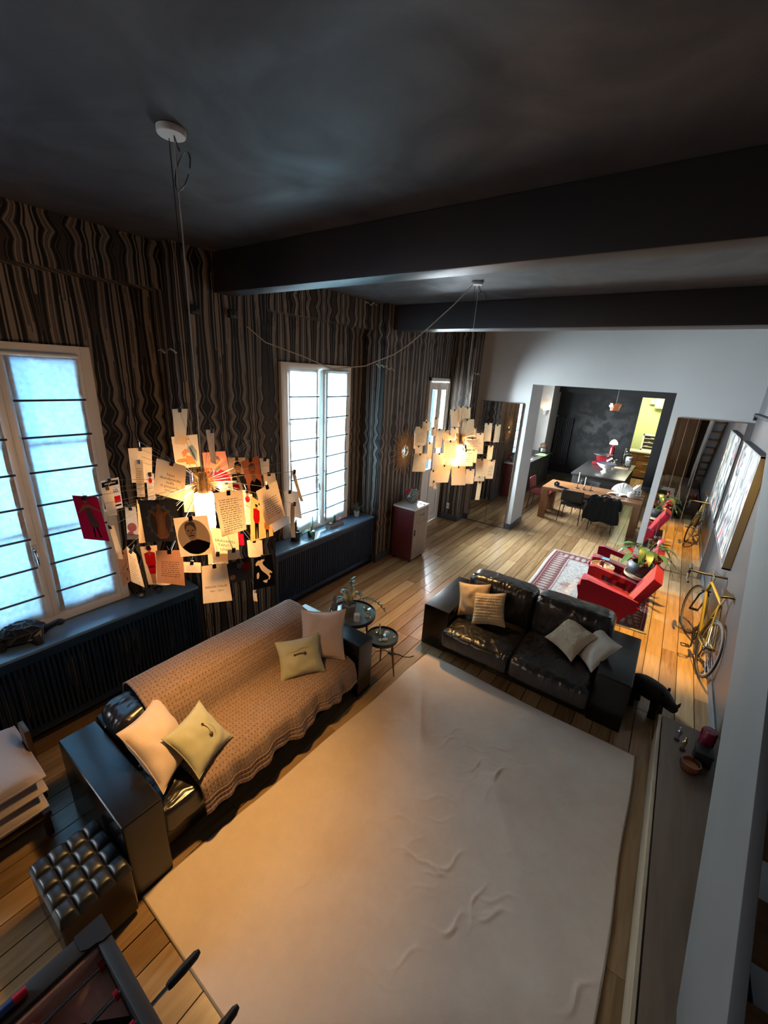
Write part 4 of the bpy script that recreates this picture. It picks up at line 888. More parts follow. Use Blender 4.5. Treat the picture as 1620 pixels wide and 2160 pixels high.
o = thing('booklet', 'blue booklet on the arm of the farther red armchair', 'booklet', (-.45, 6.655, .515), .1); MB().box((-.05, -.04, 0), (.05, .04, .006)).obj('cover', mat('sky_blue_card', (.10, .32, .62), .5), o); MB().box((-.046, -.037, .001), (.051, .037, .005)).obj('pages', WHITEC, o)
ap = thing('potted_anthurium', 'red-flowered anthurium in a dark bowl on the larger tray table', 'plant', (.02, 6.49, .475))
MB().lathe([(.09, 0), (.15, .03), (.185, .10), (.178, .16), (.135, .20), (.125, .195), (.16, .15), (.15, .12), (0, .12)], 32).obj('bowl', mat('charcoal_glaze', (.020, .026, .028), .5, var=.3, vscale=14, bump=.2, bscale=30), ap, smooth=60)
ra = random.Random(7); STEM = mat('leaf_stem', (.10, .16, .05), .5); ANR = mat('anthurium_red', (.42, .012, .03), .35)
for k in range(20):
    az = k*2.4+ra.uniform(-.3, .3); L_ = ra.uniform(.10, .26); h = ra.uniform(.22, .40)*(1.1-L_)
    q = MB(); e = Vector((math.cos(az)*L_, math.sin(az)*L_, .14+h)); q.tube(bez((math.cos(az)*.03, math.sin(az)*.03, .13), (e.x*.4, e.y*.4, e.z*1.05), e, 6), .0035, 5)
    blade(q, e, az, ra.uniform(.14, .22), ra.uniform(.07, .10), ra.uniform(-.1, .5), ra.uniform(.5, 1.0), n=10, curl=.15); q.obj('leaf', LEAFM if k % 3 else LEAFD, ap)
for k, (az, L_, h) in enumerate(((2.8, .16, .17), (5.6, .17, .16), (4.4, .09, .15), (3.5, .06, .12), (.5, .12, .36), (5.0, .14, .10))):
    q = MB(); e = Vector((math.cos(az)*L_, math.sin(az)*L_, .14+h)); q.tube(bez((0, 0, .13), (e.x*.3, e.y*.3, e.z), e, 6), .003, 5)
    f = MB(); blade(f, e-Vector((0, 0, .02)), az, .13, .09, .9 if h > .3 else .5, .1, n=10, curl=.3); st_ = q.obj('flower_stem', STEM, ap); f.obj('flower', ANR, st_, solid=.002); MB().tube([e, e+Vector((0, 0, .05))], [.005, .003], 6).obj('spadix', mat('spadix', (.65, .45, .15), .5), st_)
for k in range(5):
    az = -.4+k*.5; q = MB(); pts = bez((0, 0, .14), (math.cos(az)*.25, math.sin(az)*.25, .50-.05*k), (math.cos(az)*.40, math.sin(az)*.40, .16+.03*k), 10); q.tube(pts, .003, 5)
    for i in range(5, 10): blade(q, pts[i], az+.5, .08, .02, -.2, .5, n=4)
    q.obj('trailing_stem', LEAFD, ap)
# ------------------------------------------------------------------ road bicycle leaning on the right wall
bk = thing('road_bicycle', 'yellow road bicycle with drop handlebar leaning on the grey wall', 'bicycle', (.745, 5.70, 0))
def V3(x, y, z): return Vector((x-.745, y-5.70, z))
RB, FB = Vector((.792, 5.245, 0)), Vector((.66, 6.19, 0))
ax = (FB-RB).normalized(); lean = Vector((ax.y, -ax.x, 0))         # towards the wall
upv = (Vector((0, 0, 1))+lean*.10).normalized()
def BP(s, h, off=0): return RB+ax*s+upv*h+lean*off-Vector((.745, 5.70, 0))
TYRE = mat('black_tyre', (.015, .015, .016), .7); YEL = mat('yellow_frame', (.20, .15, .02), .3, coat=.2); RIM = mat('rim_alloy', (.32, .31, .30), .35, .8)
WR = .33; WB = (FB-RB).length
def wheel(s, steer=0):
    c = BP(s, WR); d = (ax*math.cos(steer)+lean*math.sin(steer)).normalized(); ring = lambda r: [c+(d*math.cos(2*PI*i/40)+upv*math.sin(2*PI*i/40))*r for i in range(40)]
    side = d.cross(upv)
    t = MB().tube(ring(WR-.012), .0125, 8, closed=True).obj('tyre', TYRE, bk); MB().tube(ring(WR-.032), .009, 6, closed=True).obj('rim', RIM, t)
    q = MB()
    for i in range(24):
        a = 2*PI*i/24; e = c+(d*math.cos(a)+upv*math.sin(a))*(WR-.035); a2 = a+(.7 if i % 2 else -.7); h = c+(d*math.cos(a2)+upv*math.sin(a2))*.02+side*(.025 if i % 4 < 2 else -.025); q.tube([h, e], .0011, 4, cap=False)
    q.obj('spokes', STEEL, t, kind='stuff'); MB().tube([c-side*.05, c+side*.05], .016, 10).obj('hub', BLACK, t)
    return c
cr = wheel(0); cf = wheel(WB, -.12)
bb = BP(.40, .27); stp = BP(.26, .77); hdt = BP(.80, .80); hdb = BP(.835, .66)
q = MB().tube([bb, stp], .015, 10).tube([stp, hdt], .0145, 10).tube([bb, hdb], .018, 10).tube([hdb, hdt], .018, 10)
for o_ in (-.045, .045):
    q.tube([BP(.26, .75, o_*.3), BP(0, WR, o_)], .0075, 8).tube([BP(.40, .27, o_*.7), BP(0, WR, o_)], .009, 8)
q.obj('frame', YEL, bk)
q = MB()
for o_ in (-.045, .045): q.tube([hdb+lean*o_*.4, BP(.85, .60, o_), BP(WB, WR, o_)], [.011, .011, .008], 8)
q.tube([hdb+lean*-.045, hdb+lean*.045], .012, 8); q.obj('fork', BLACK, bk)
MB().tube([stp, BP(.215, .90)], .013, 10).obj('seat_post', STEEL, bk)
q = MB(); sp = BP(.215, .91)
q.grid(lambda u, v: sp+ax*(-.13+.27*u)+lean*((v-.5)*(.145*(1-u)**1.3+.035))+upv*(.012+.02*(1-u)-.05*abs(v-.5)**2*4*(.3+u*.2)), 12, 8); q.obj('saddle', BLACK, bk, solid=.02)
hs = BP(.785, .865); sm_ = hs+ax*.085+upv*.005
MB().tube([hdt, hs, sm_], [.013, .013, .014], 10).obj('stem', CHROME, bk)
hb = MB()
for s in (-1, 1):
    hb.tube([sm_, sm_+lean*s*.15, sm_+lean*s*.20+ax*.02, sm_+lean*s*.21+ax*.09-upv*.01, sm_+lean*s*.21+ax*.11-upv*.07, sm_+lean*s*.215+ax*.06-upv*.13, sm_+lean*s*.215-ax*.04-upv*.14], .0135, 10)
hbo = hb.obj('handlebar', BLACK, bk)
for s in (-1, 1): MB().tube([sm_+lean*s*.21+ax*.085, sm_+lean*s*.21+ax*.15+upv*.035], [.018, .014], 8).tube([sm_+lean*s*.21+ax*.14+upv*.02, sm_+lean*s*.213+ax*.14-upv*.10], .006, 6).obj('brake_lever', BLACK, hbo)
q = MB()
side = -lean
def disc(c, r, o_, th=.004, n=28): return [c+lean*o_+(ax*math.cos(2*PI*i/n)+upv*math.sin(2*PI*i/n))*r for i in range(n)]
q.tube(disc(bb, .085, -.05), .006, 5, closed=True)
for i in range(5): q.tube([bb-lean*.05, bb-lean*.05+(ax*math.cos(i*1.257)+upv*math.sin(i*1.257))*.085], .005, 5)
cko = q.obj('chainring', BLACK, bk)
for s, a in ((-1, -2.3), (1, .85)):
    e = bb+lean*s*.065+(ax*math.cos(a)+upv*math.sin(a))*.17; MB().tube([bb+lean*s*.055, e], [.012, .009], 8).obj('crank', BLACK, bk)
    p = MB(); pc = e+lean*s*.055
    for u in (-.03, .03): p.tube([pc+ax*u-lean*.04, pc+ax*u+lean*.04], .006, 6)
    for u in (-.04, .04): p.tube([pc-ax*.03+lean*u, pc+ax*.03+lean*u], .006, 6)
    p.tube([e, pc], .006, 6).obj('pedal', BLACK, bk)
q = MB().tube(disc(cr, .04, -.05), .006, 5, closed=True).tube(disc(cr, .03, -.045), .006, 5, closed=True)
q.tube([cr-lean*.05+upv*.04, bb-lean*.05+upv*.085], .0035, 4).tube([cr-lean*.05-upv*.12, bb-lean*.05-upv*.085], .0035, 4).tube([cr-lean*.05-upv*.02, cr-lean*.055-upv*.12], .008, 6); q.obj('chain', BLACK, bk)
q = MB()
for c_, k in ((BP(.215, .60, 0), 0), (BP(.875, .62, 0), 1)): q.tube([c_-lean*.035, c_+upv*.03, c_+lean*.035], .006, 6)
q.obj('brake', STEEL, bk)
q = MB().tube([sm_+lean*-.1, sm_+ax*.12+upv*.03, hdt+ax*.04, BP(.84, .66)], .003, 5).tube([sm_+lean*.1, sm_+ax*.10+upv*.05, hdt+ax*.05-upv*.02], .003, 5); q.obj('cables', BLACK, bk)
# ------------------------------------------------------------------ painting on the right wall
pn = thing('abstract_painting', 'large black white and cream abstract canvas on the right wall', 'painting', (.9, 7.1, 1.66))
def paintmat():
    mt, t, b = fresh('abstract_canvas_paint'); L = t.links; g = nn(t, 'ShaderNodeTexCoord'); mp = nn(t, 'ShaderNodeMapping'); mp.inputs['Scale'].default_value = (1, 1.5, .9); L.new(g.outputs['Object'], mp.inputs[0])
    n = nn(t, 'ShaderNodeTexNoise'); n.inputs['Scale'].default_value = 1.7; n.inputs['Detail'].default_value = 2.6; n.inputs['Roughness'].default_value = .55; n.inputs['Distortion'].default_value = 1.0; L.new(mp.outputs[0], n.inputs[0])
    a = ramp(t, n.outputs[0], [(.32, (.012, .013, .016)), (.40, (.05, .055, .06)), (.44, (.22, .225, .225)), (.48, (.40, .36, .25)), (.52, (.30, .30, .29)), (.55, (.05, .053, .055)), (.59, (.015, .016, .018)), (.64, (.20, .205, .205)), (.70, (.06, .065, .07))])
    n2 = nn(t, 'ShaderNodeTexNoise'); n2.inputs['Scale'].default_value = 1.1; L.new(g.outputs['Object'], n2.inputs[0]); mx = nn(t, 'ShaderNodeMix', data_type='RGBA'); L.new(ramp(t, n2.outputs[0], [(.66, (0, 0, 0)), (.7, (1, 1, 1))]), mx.inputs[0]); L.new(a, mx.inputs[6]); mx.inputs[7].default_value = (.24, .03, .04, 1); L.new(mx.outputs[2], b.inputs['Base Color']); b.inputs['Roughness'].default_value = .5; return mt
MB().box((-.075, -.93, -.675), (-.012, .95, .675)).obj('canvas', paintmat(), pn, bevel=.003)
q = MB()
for a, c in (((-.085, -.95, -.695), (-.004, -.93, .695)), ((-.085, .95, -.695), (-.004, .97, .695)), ((-.085, -.95, .675), (-.004, .97, .695)), ((-.085, -.95, -.695), (-.004, .97, -.675))): q.box(a, c)
q.obj('float_frame', mat('grey_float_frame', (.07, .07, .075), .5), pn)
lm = thing('picture_light', 'black tubular lamp arm on the right wall above the painting', 'lamp', (.9, 7.6, 2.72)); MB().tube([(-.03, -1.6, 0), (-.03, .6, 0)], .022, 12).obj('tube', BLACK, lm)
for yy in (-1.4, .45): MB().box((-.04, yy-.02, -.02), (0, yy+.02, .02)).obj('bracket', BLACK, lm)
MB().box((-.05, .5, -.07), (-.012, .57, .03)).obj('head', BLACK, lm)
# ------------------------------------------------------------------ leather rhino footstool beside the sofa
RH = mat('brown_black_hide', (.022, .012, .009), .5, var=.4, vscale=8, bump=.3, bscale=60)
rh = thing('rhino_footstool', 'dark leather rhinoceros-shaped footstool at the right end of the black sofa', 'footstool', (.37, 4.22, 0), -.35); rh.scale = (.85, .85, .85)
q = MB()
q.tube([(-.24, 0, .25), (-.20, 0, .27), (-.10, 0, .28), (.02, 0, .27), (.10, 0, .27), (.15, 0, .25), (.20, 0, .22), (.25, 0, .19), (.275, 0, .175)], [.03, .095, .125, .125, .11, .085, .068, .05, .03], 18); q.obj('body', RH, rh, smooth=80, sub=1)
MB().tube([(.245, 0, .215), (.275, 0, .27), (.285, 0, .315)], [.026, .015, .003], 10).tube([(.20, 0, .265), (.21, 0, .30)], [.016, .003], 8).obj('horn', RH, rh)
for s in (-1, 1):
    MB().ball((.135, s*.065, .345), (.016, .02, .034), 8).obj('ear', RH, rh)
    for x in (-.15, .09): MB().tube([(x, s*.07, .22), (x, s*.078, .09), (x+.005, s*.078, 0)], [.058, .042, .046], 12).obj('leg', RH, rh)
MB().tube(bez((-.25, 0, .27), (-.30, 0, .22), (-.29, .01, .12), 6), [.012, .01, .009, .008, .007, .007, .01], 8).obj('tail', RH, rh)
# ------------------------------------------------------------------ things on the bench
zb = .316
for k, (x, y, l) in enumerate(((.565, 3.55, 'small silver and bronze standing figure on the bench, farther one'), (.605, 3.46, 'small silver and bronze standing figure on the bench, nearer one'))):
    o = thing('bronze_figure', l, 'figurine', (x, y, zb), k*.6); MB().lathe([(.020, 0), (.020, .006), (.008, .010), (0, .010)], 12).obj('base', BRZ, o)
    q = MB().tube([(0, 0, .008), (.004, .004, .05), (0, 0, .085), (0, 0, .105)], [.006, .010, .013, .006], 10).ball((0, 0, .118), .010, 10).tube([(0, 0, .092), (.02, .006, .075), (.016, .012, .05)], [.006, .005, .003], 6).tube([(0, 0, .092), (-.02, .0, .08), (-.012, .012, .062)], [.006, .005, .003], 6); q.obj('body', GOLD if k else STEEL, o, smooth=80)
o = thing('speaker', 'glossy dark red cylindrical speaker on the bench against the wall', 'speaker', (.735, 3.55, zb)); MB().lathe([(.048, 0), (.052, .008), (.052, .012), (.046, .014)], 28).obj('base', BLACK, o); MB().lathe([(.05, .012), (.052, .02), (.052, .195), (.046, .208), (0, .21)], 32).obj('body', mat('dark_red_gloss', (.14, .004, .018), .12, coat=.8), o)
o = thing('black_box', 'matt black box on the bench in front of the red speaker', 'box', (.72, 3.42, zb)); MB().box((-.055, -.055, 0), (.055, .055, .105)).obj('body', BLACK, o, bevel=.004); MB().box((-.058, -.058, .095), (.058, .058, .115)).obj('lid', BLACK, o, bevel=.003)
o = thing('amber_bowl', 'amber glass candle bowl on the bench', 'bowl', (.645, 3.27, zb)); MB().lathe([(.03, 0), (.055, .01), (.068, .045), (.062, .08), (.056, .08), (.060, .045), (.045, .012), (0, .010)], 26).obj('bowl', glassy('amber_glass', (.75, .42, .18), .15), o, smooth=60); MB().lathe([(.045, .012), (.058, .04), (0, .042)], 20).obj('wax', mat('cream_wax', (.45, .33, .20), .5), o)
# ------------------------------------------------------------------ pendants hung with paper cards
CARDS = json.loads('''[[["red",[[-405,-468,82],[-329,-386,73],[-313,-369,-173],[-395,-457,-156]]],["fifty",[[-482,-306,112],[-423,-237,134],[-424,-238,-39],[-486,-311,-65]]],["plain",[[-360,-353,102],[-294,-322,129],[-293,-322,-33],[-347,-347,-45]]],["plain",[[-421,-169,285],[-375,-64,287],[-383,-83,83],[-423,-174,91]]],["script",[[-347,-177,231],[-290,-160,238],[-305,-165,32],[-363,-182,22]]],["non",[[8,-228,307],[55,-110,259],[44,-136,77],[-4,-258,137]]],["plain",[[-236,2,506],[-224,83,506],[-229,53,305],[-237,-1,318]]],["sketch",[[-302,14,348],[-237,132,361],[-231,142,173],[-299,20,161]]],["plain",[[7,37,423],[-12,97,420],[-9,88,229],[1,57,243]]],["soldier",[[-183,121,264],[-117,225,271],[-104,246,93],[-181,124,90]]],["man",[[-3,163,259],[36,248,255],[42,260,81],[2,175,75]]],["beard",[[176,121,272],[196,217,293],[200,236,99],[184,158,84]]],["plain",[[112,287,259],[122,349,246],[121,347,157],[114,297,159]]],["plain",[[184,253,184],[201,322,183],[204,334,91],[186,263,87]]],["text",[[367,62,160],[386,178,200],[393,223,-4],[375,110,-41]]],["letter",[[345,-156,191],[397,-37,194],[401,-29,-8],[354,-135,-31]]],["oval",[[324,-340,110],[399,-228,116],[411,-209,-75],[331,-329,-75]]],["robe",[[52,-354,134],[128,-221,126],[132,-215,-88],[54,-350,-78]]],["tan",[[-110,-292,89],[-82,-271,90],[-94,-280,-142],[-125,-304,-148]]],["pink",[[-288,-282,3],[-231,-251,11],[-237,-255,-173],[-302,-289,-185]]],["eravamo",[[268,-139,-1],[335,-34,-37],[336,-33,-185],[267,-140,-157]]],["guards",[[296,80,120],[327,178,32],[331,190,-126],[293,68,-137]]],["girl",[[177,114,118],[172,182,104],[171,190,-103],[176,118,-83]]],["white",[[311,287,105],[315,389,84],[316,422,-93],[312,311,-49]]],["white",[[299,194,-20],[316,291,-31],[318,304,-91],[302,216,-123]]],["plain",[[449,211,87],[424,262,70],[428,254,-128],[453,202,-105]]],["tan",[[492,181,270],[469,225,260],[411,337,58],[437,288,74]]],["redcoat",[[-74,-325,-148],[-27,-264,-144],[-29,-267,-367],[-66,-314,-366]]],["brown",[[174,-362,-81],[230,-266,-92],[227,-272,-282],[169,-371,-244]]],["script",[[-149,-357,-156],[-97,-339,-190],[-74,-331,-378],[-153,-358,-361]]],["mosaic",[[-317,-351,-259],[-253,-315,-214],[-255,-316,-405],[-306,-345,-453]]],["plain",[[-343,-353,-95],[-294,-344,-85],[-255,-338,-268],[-305,-347,-280]]],["text",[[87,-199,-225],[127,-125,-243],[125,-128,-302],[88,-199,-286]]],["brava",[[385,-268,-126],[432,-172,-126],[438,-159,-332],[382,-276,-318]]],["plain",[[302,-184,-122],[348,-108,-129],[348,-108,-185],[301,-185,-177]]],["dots",[[384,-139,-162],[424,-41,-141],[429,-29,-267],[382,-144,-271]]],["map",[[445,-30,-147],[473,60,-147],[478,74,-328],[442,-40,-325]]],["grey",[[387,-132,-88],[409,-82,-97],[409,-81,-149],[386,-134,-142]]],["redbar",[[273,8,-58],[280,35,-63],[281,36,-144],[273,9,-138]]],["plain",[[278,57,-129],[301,136,-146],[303,139,-251],[279,59,-231]]],["plain",[[406,-16,-344],[404,8,-355],[404,6,-420],[406,-19,-409]]],["sketch",[[8,92,135],[49,154,132],[49,155,54],[8,92,58]]],["girl",[[-332,-133,156],[-297,-108,158],[-303,-112,2],[-339,-138,0]]],["robe2",[[84,123,187],[107,187,181],[108,190,61],[84,125,70]]],["plain",[[-287,39,61],[-250,86,59],[-251,84,-109],[-289,36,-106]]],["plain",[[-161,-229,-343],[-133,-167,-357],[-135,-170,-446],[-163,-233,-430]]]],[["text",[[-403,-303,263],[-270,-279,277],[-264,-278,69],[-399,-302,52]]],["plain",[[-451,-65,299],[-367,-36,306],[-364,-34,204],[-447,-64,196]]],["plain",[[-458,-229,204],[-400,-261,214],[-389,-267,14],[-447,-234,2]]],["plain",[[-437,-223,36],[-346,-206,47],[-342,-205,-80],[-433,-222,-92]]],["plain",[[-323,-420,-12],[-173,-394,8],[-179,-395,-192],[-331,-422,-215]]],["plain",[[-252,-256,104],[-177,-285,117],[-178,-285,-71],[-255,-255,-87]]],["plain",[[-380,64,342],[-326,72,347],[-321,72,232],[-375,64,226]]],["plain",[[-356,-23,238],[-303,-15,243],[-298,-15,147],[-352,-23,141]]],["plain",[[-225,-145,250],[-155,-123,256],[-151,-122,45],[-222,-144,37]]],["plain",[[-250,59,217],[-188,90,222],[-183,93,131],[-246,61,126]]],["plain",[[-222,140,450],[-129,175,457],[-103,185,262],[-196,150,254]]],["plain",[[-140,158,495],[-74,189,500],[-58,196,324],[-126,164,318]]],["plain",[[-68,180,486],[-9,221,490],[-1,225,367],[-61,185,363]]],["plain",[[-8,-11,370],[121,62,380],[134,68,184],[2,-5,173]]],["plain",[[-190,140,246],[-109,179,253],[-103,182,156],[-185,142,148]]],["plain",[[48,239,267],[72,272,268],[78,280,158],[53,247,158]]],["grid",[[-61,-254,150],[70,-204,163],[80,-200,-37],[-53,-251,-52]]],["letter2",[[62,26,164],[189,108,173],[213,124,50],[84,40,41]]],["plain",[[98,232,213],[166,284,218],[182,296,-26],[113,244,-30]]],["plain",[[180,238,333],[245,295,336],[251,301,128],[185,243,124]]],["plain",[[292,274,328],[331,341,328],[334,347,126],[295,278,127]]],["plain",[[298,117,108],[328,203,103],[330,208,-65],[299,121,-59]]],["plain",[[-224,-175,-23],[-88,-132,-7],[-79,-129,-206],[-218,-173,-224]]],["letter2",[[43,-80,39],[184,-3,51],[195,4,-126],[53,-75,-139]]],["plain",[[-56,-352,-103],[84,-305,-86],[68,-311,-281],[-74,-358,-300]]],["plain",[[92,-319,-100],[228,-258,-86],[246,-249,-292],[109,-312,-309]]],["plain",[[168,-98,-146],[249,-55,-138],[253,-53,-306],[171,-96,-314]]],["plain",[[251,-63,-25],[362,5,-16],[378,15,-215],[265,-54,-225]]],["text",[[320,121,-49],[382,184,-48],[381,183,-267],[318,119,-268]]],["plain",[[214,47,-246],[313,96,-236],[317,98,-294],[218,49,-305]]],["plain",[[308,-73,-270],[346,-39,-269],[344,-41,-482],[306,-75,-483]]],["plain",[[-192,-251,-204],[-118,-253,-191],[-118,-253,-374],[-194,-251,-390]]],["plain",[[-146,-282,-319],[-109,-277,-312],[-84,-273,-394],[-121,-278,-400]]],["plain",[[84,159,30],[139,210,33],[149,219,-128],[93,167,-130]]],["plain",[[-224,25,181],[-84,94,193],[-80,96,126],[-220,27,114]]],["plain",[[-126,-54,-80],[34,22,-64],[44,27,-161],[-117,-50,-178]]]]]''')
PC = paper('cream_card', (.76, .58, .37)); PW = paper('white_card', (.78, .76, .72), .35); PTAN = paper('tan_card', (.62, .43, .24), .4)
def flat(name, c):
    mt, t, b = fresh('print_'+name); L = t.links; out = t.nodes['Material Output']
    a = nn(t, 'ShaderNodeBsdfTransparent'); a.inputs[0].default_value = (*[min(1, q*1.25) for q in c], 1); d = nn(t, 'ShaderNodeBsdfDiffuse'); d.inputs[0].default_value = (*c, 1)
    mx = nn(t, 'ShaderNodeMixShader'); mx.inputs[0].default_value = .45; L.new(a.outputs[0], mx.inputs[1]); L.new(d.outputs[0], mx.inputs[2]); L.new(mx.outputs[0], out.inputs[0]); return mt
K = dict(red=paper('crimson_card', (.52, .012, .05), .3), salmon=paper('salmon_card', (.62, .24, .15), .35), dark=paper('black_card', (.022, .024, .032), .12), brown=paper('brown_card', (.42, .20, .11), .35), grey=paper('grey_card', (.40, .38, .36), .3), ochre=paper('ochre_card', (.72, .46, .16), .4), rust=paper('rust_card', (.36, .11, .05), .3))
INK = flat('ink', (.03, .022, .02)); F_RED = flat('red', (.55, .015, .03)); F_SKIN = flat('skin', (.62, .34, .20)); F_DK = flat('black', (.012, .012, .014)); F_WH = flat('white', (.75, .70, .62)); F_GR = flat('grey', (.34, .30, .27)); F_OR = flat('orange', (.70, .30, .10)); F_BL = flat('slate_blue', (.28, .36, .42)); F_BEARD = flat('pale_grey', (.66, .58, .48)); F_PK = flat('pink', (.62, .22, .26)); F_TAN = flat('tan', (.68, .47, .28)); F_MID = flat('mid_grey', (.20, .18, .17))
def ell(cx, cy, rx, ry, n=20): return [(cx+rx*math.cos(2*PI*i/n), cy+ry*math.sin(2*PI*i/n)) for i in range(n)]
def squig(rows, u0, u1, v0, dv, rg, h=.012):
    out = []
    for k in range(rows):
        v = v0+dv*k; u = u0+rg.uniform(0, .03); end = u1-rg.uniform(0, .15)
        while u < end:
            wd = rg.uniform(.05, .14); wd = min(wd, end-u+.01); out.append([(u, v-h*rg.uniform(.6, 1)), (u+wd*.5, v-h*.3), (u+wd, v-h*rg.uniform(.5, 1)), (u+wd, v+h*.5), (u+wd*.4, v+h*rg.uniform(.5, 1)), (u, v+h*.5)]); u += wd+.03
    return out
ITALY = [(.10, .12), (.22, .06), (.34, .08), (.44, .02), (.56, .05), (.60, .10), (.50, .13), (.46, .19), (.52, .27), (.64, .36), (.74, .44), (.86, .50), (.97, .58), (.93, .62), (.82, .58), (.80, .64), (.86, .71), (.82, .78), (.77, .84), (.72, .82), (.76, .74), (.70, .66), (.60, .58), (.48, .50), (.38, .42), (.32, .33), (.27, .26), (.20, .22), (.12, .25), (.06, .20)]
SIC = [(.44, .83), (.56, .82), (.70, .81), (.66, .90), (.62, .94), (.50, .89)]; SAR = [(.14, .52), (.24, .48), (.27, .58), (.24, .70), (.15, .72), (.13, .62)]
def figure(cx, v0, s, coat, legs, head=F_SKIN, wd=.16):
    return [(coat, [(cx-wd, v0+.16*s), (cx-wd*.5, v0+.13*s), (cx+wd*.5, v0+.13*s), (cx+wd, v0+.16*s), (cx+wd*.95, v0+.45*s), (cx+wd*.55, v0+.55*s), (cx-wd*.6, v0+.55*s), (cx-wd, v0+.42*s)]),
            (legs, [(cx-wd*.6, v0+.54*s), (cx+wd*.6, v0+.54*s), (cx+wd*.5, v0+s), (cx+wd*.12, v0+s), (cx, v0+.62*s), (cx-wd*.12, v0+s), (cx-wd*.5, v0+s)]), (head, ell(cx, v0+.075*s, wd*.42, .06*s, 12)), (F_DK, ell(cx, v0+.03*s, wd*.48, .035*s, 10))]
def art(t, rg):
    A = []
    if t == 'red': A = [(F_SKIN, ell(.45, .10, .09, .055)), (F_DK, ell(.43, .065, .10, .035)), (F_SKIN, [(.30, .20), (.58, .17), (.62, .30), (.36, .33)]), (F_SKIN, [(.58, .18), (.98, .30), (.98, .33), (.58, .25)]), (F_SKIN, [(.32, .20), (.08, .38), (.11, .40), (.36, .27)]), (F_MID, [(.36, .27), (.60, .25), (.66, .42), (.80, .66), (.58, .72), (.42, .68), (.40, .45)]), (F_DK, [(.48, .70), (.55, .70), (.52, .94), (.47, .94)]), (F_DK, [(.62, .70), (.68, .68), (.74, .92), (.68, .93)])]
    if t == 'fifty': A = [(F_DK, [(.05, .06), (.95, .06), (.95, .22), (.05, .22)]), (F_DK, [(.05, .26), (.42, .26), (.42, .92), (.05, .92)]), (F_RED, [(.5, .58), (.95, .58), (.95, .80), (.5, .80)]), (F_DK, [(.5, .86), (.95, .86), (.95, .92), (.5, .92)]), (F_WH, [(.2, .11), (.8, .11), (.8, .15), (.2, .15)])]
    if t == 'sketch': A = [(F_OR, ell(.28, .75, .22, .06)), (F_OR, ell(.15, .18, .05, .03)), (F_OR, ell(.6, .12, .06, .03)), (F_OR, [(.3, .5), (.45, .4), (.5, .55), (.36, .66)]), (F_BL, [(.55, .35), (.75, .30), (.88, .5), (.84, .82), (.70, .72), (.60, .55)]), (F_SKIN, ell(.52, .47, .09, .06)), (F_OR, [(.45, .6), (.7, .66), (.75, .9), (.4, .88)]), (INK, [(.62, .38), (.66, .38), (.80, .74), (.77, .75)])]
    if t in ('soldier', 'man', 'beard'):
        coat, hair = {'soldier': (F_RED, F_MID), 'man': (F_DK, F_DK), 'beard': (F_DK, F_MID)}[t]
        A = [(coat, [(.12, 1), (.16, .72), (.38, .60), (.66, .60), (.90, .72), (.98, 1)]), (F_SKIN, ell(.5, .40, .17, .20)), (hair, [(.30, .36), (.33, .18), (.5, .12), (.68, .18), (.70, .36), (.62, .26), (.4, .26)]), (INK, ell(.43, .38, .03, .012, 8)), (INK, ell(.57, .38, .03, .012, 8)), (F_OR, [(.49, .40), (.52, .40), (.54, .47), (.48, .47)])]
        if t != 'man': A += [(F_BEARD if t == 'beard' else F_GR, [(.33, .46), (.42, .50), (.58, .50), (.67, .46), (.62, .62), (.5, .70), (.38, .62)])]
        if t == 'man': A += [(F_WH, [(.45, .62), (.58, .62), (.52, .84)]), (F_RED, [(.1, .8), (.3, .72), (.34, 1), (.1, 1)])]
    if t == 'oval': A = [(F_GR, ell(.49, .52, .46, .45, 36)), (F_DK, [(.10, .75), (.24, .66), (.40, .60), (.60, .58), (.78, .64), (.92, .70), (.86, .82), (.70, .92), (.50, .965), (.28, .92)]), (F_BEARD, ell(.43, .36, .155, .20)), (F_MID, [(.27, .34), (.26, .22), (.34, .14), (.48, .10), (.58, .16), (.61, .30), (.57, .38), (.53, .26), (.44, .20), (.34, .22), (.30, .30)]), (INK, ell(.36, .34, .035, .014, 8)), (INK, ell(.49, .34, .035, .014, 8)), (F_GR, [(.41, .36), (.44, .36), (.46, .44), (.40, .44)]), (F_WH, [(.29, .46), (.42, .49), (.57, .44), (.58, .54), (.48, .60), (.36, .58)]), (INK, [(.34, .47), (.50, .46), (.50, .485), (.34, .49)])]
    if t in ('robe', 'robe2'): A = [(F_BL, [(.5+.40*(1 if i % 2 else .82)*math.cos(2*PI*i/28), .5+.42*(1 if i % 2 else .84)*math.sin(2*PI*i/28)) for i in range(28)])] if t == 'robe' else [(F_RED, [(.1, .5), (.5, .4), (.5, 1), (.1, 1)])]
    if t == 'robe': A += [(F_MID, ell(.5, .52, .28, .34)), (F_SKIN, [(.42, .26), (.58, .26), (.64, .40), (.62, .62), (.68, .86), (.60, .93), (.42, .93), (.36, .86), (.40, .60), (.38, .40)]), (F_OR, [(.38, .30), (.26, .22), (.24, .26), (.40, .42)]), (F_OR, [(.62, .30), (.76, .24), (.77, .28), (.61, .42)]), (F_SKIN, ell(.5, .20, .06, .065, 14)), (F_OR, ell(.5, .15, .07, .03, 12)), (F_TAN, [(.47, .34), (.56, .34), (.58, .80), (.50, .86), (.44, .80)])]
    if t == 'robe2': A += [(F_WH, [(.3, .1), (.5, .05), (.8, .7), (.6, .8)])]
    if t == 'pink': A = [(F_PK, ell(.5, .62, .40, .14)), (F_WH, ell(.4, .55, .16, .06)), (F_PK, ell(.35, .82, .25, .08)), (F_GR, [(0, .80), (1, .86), (1, 1), (0, 1)])]
    if t == 'guards': A = figure(.28, .12, .84, F_RED, F_DK, wd=.15)+figure(.74, .46, .54, F_OR, F_DK, wd=.12)
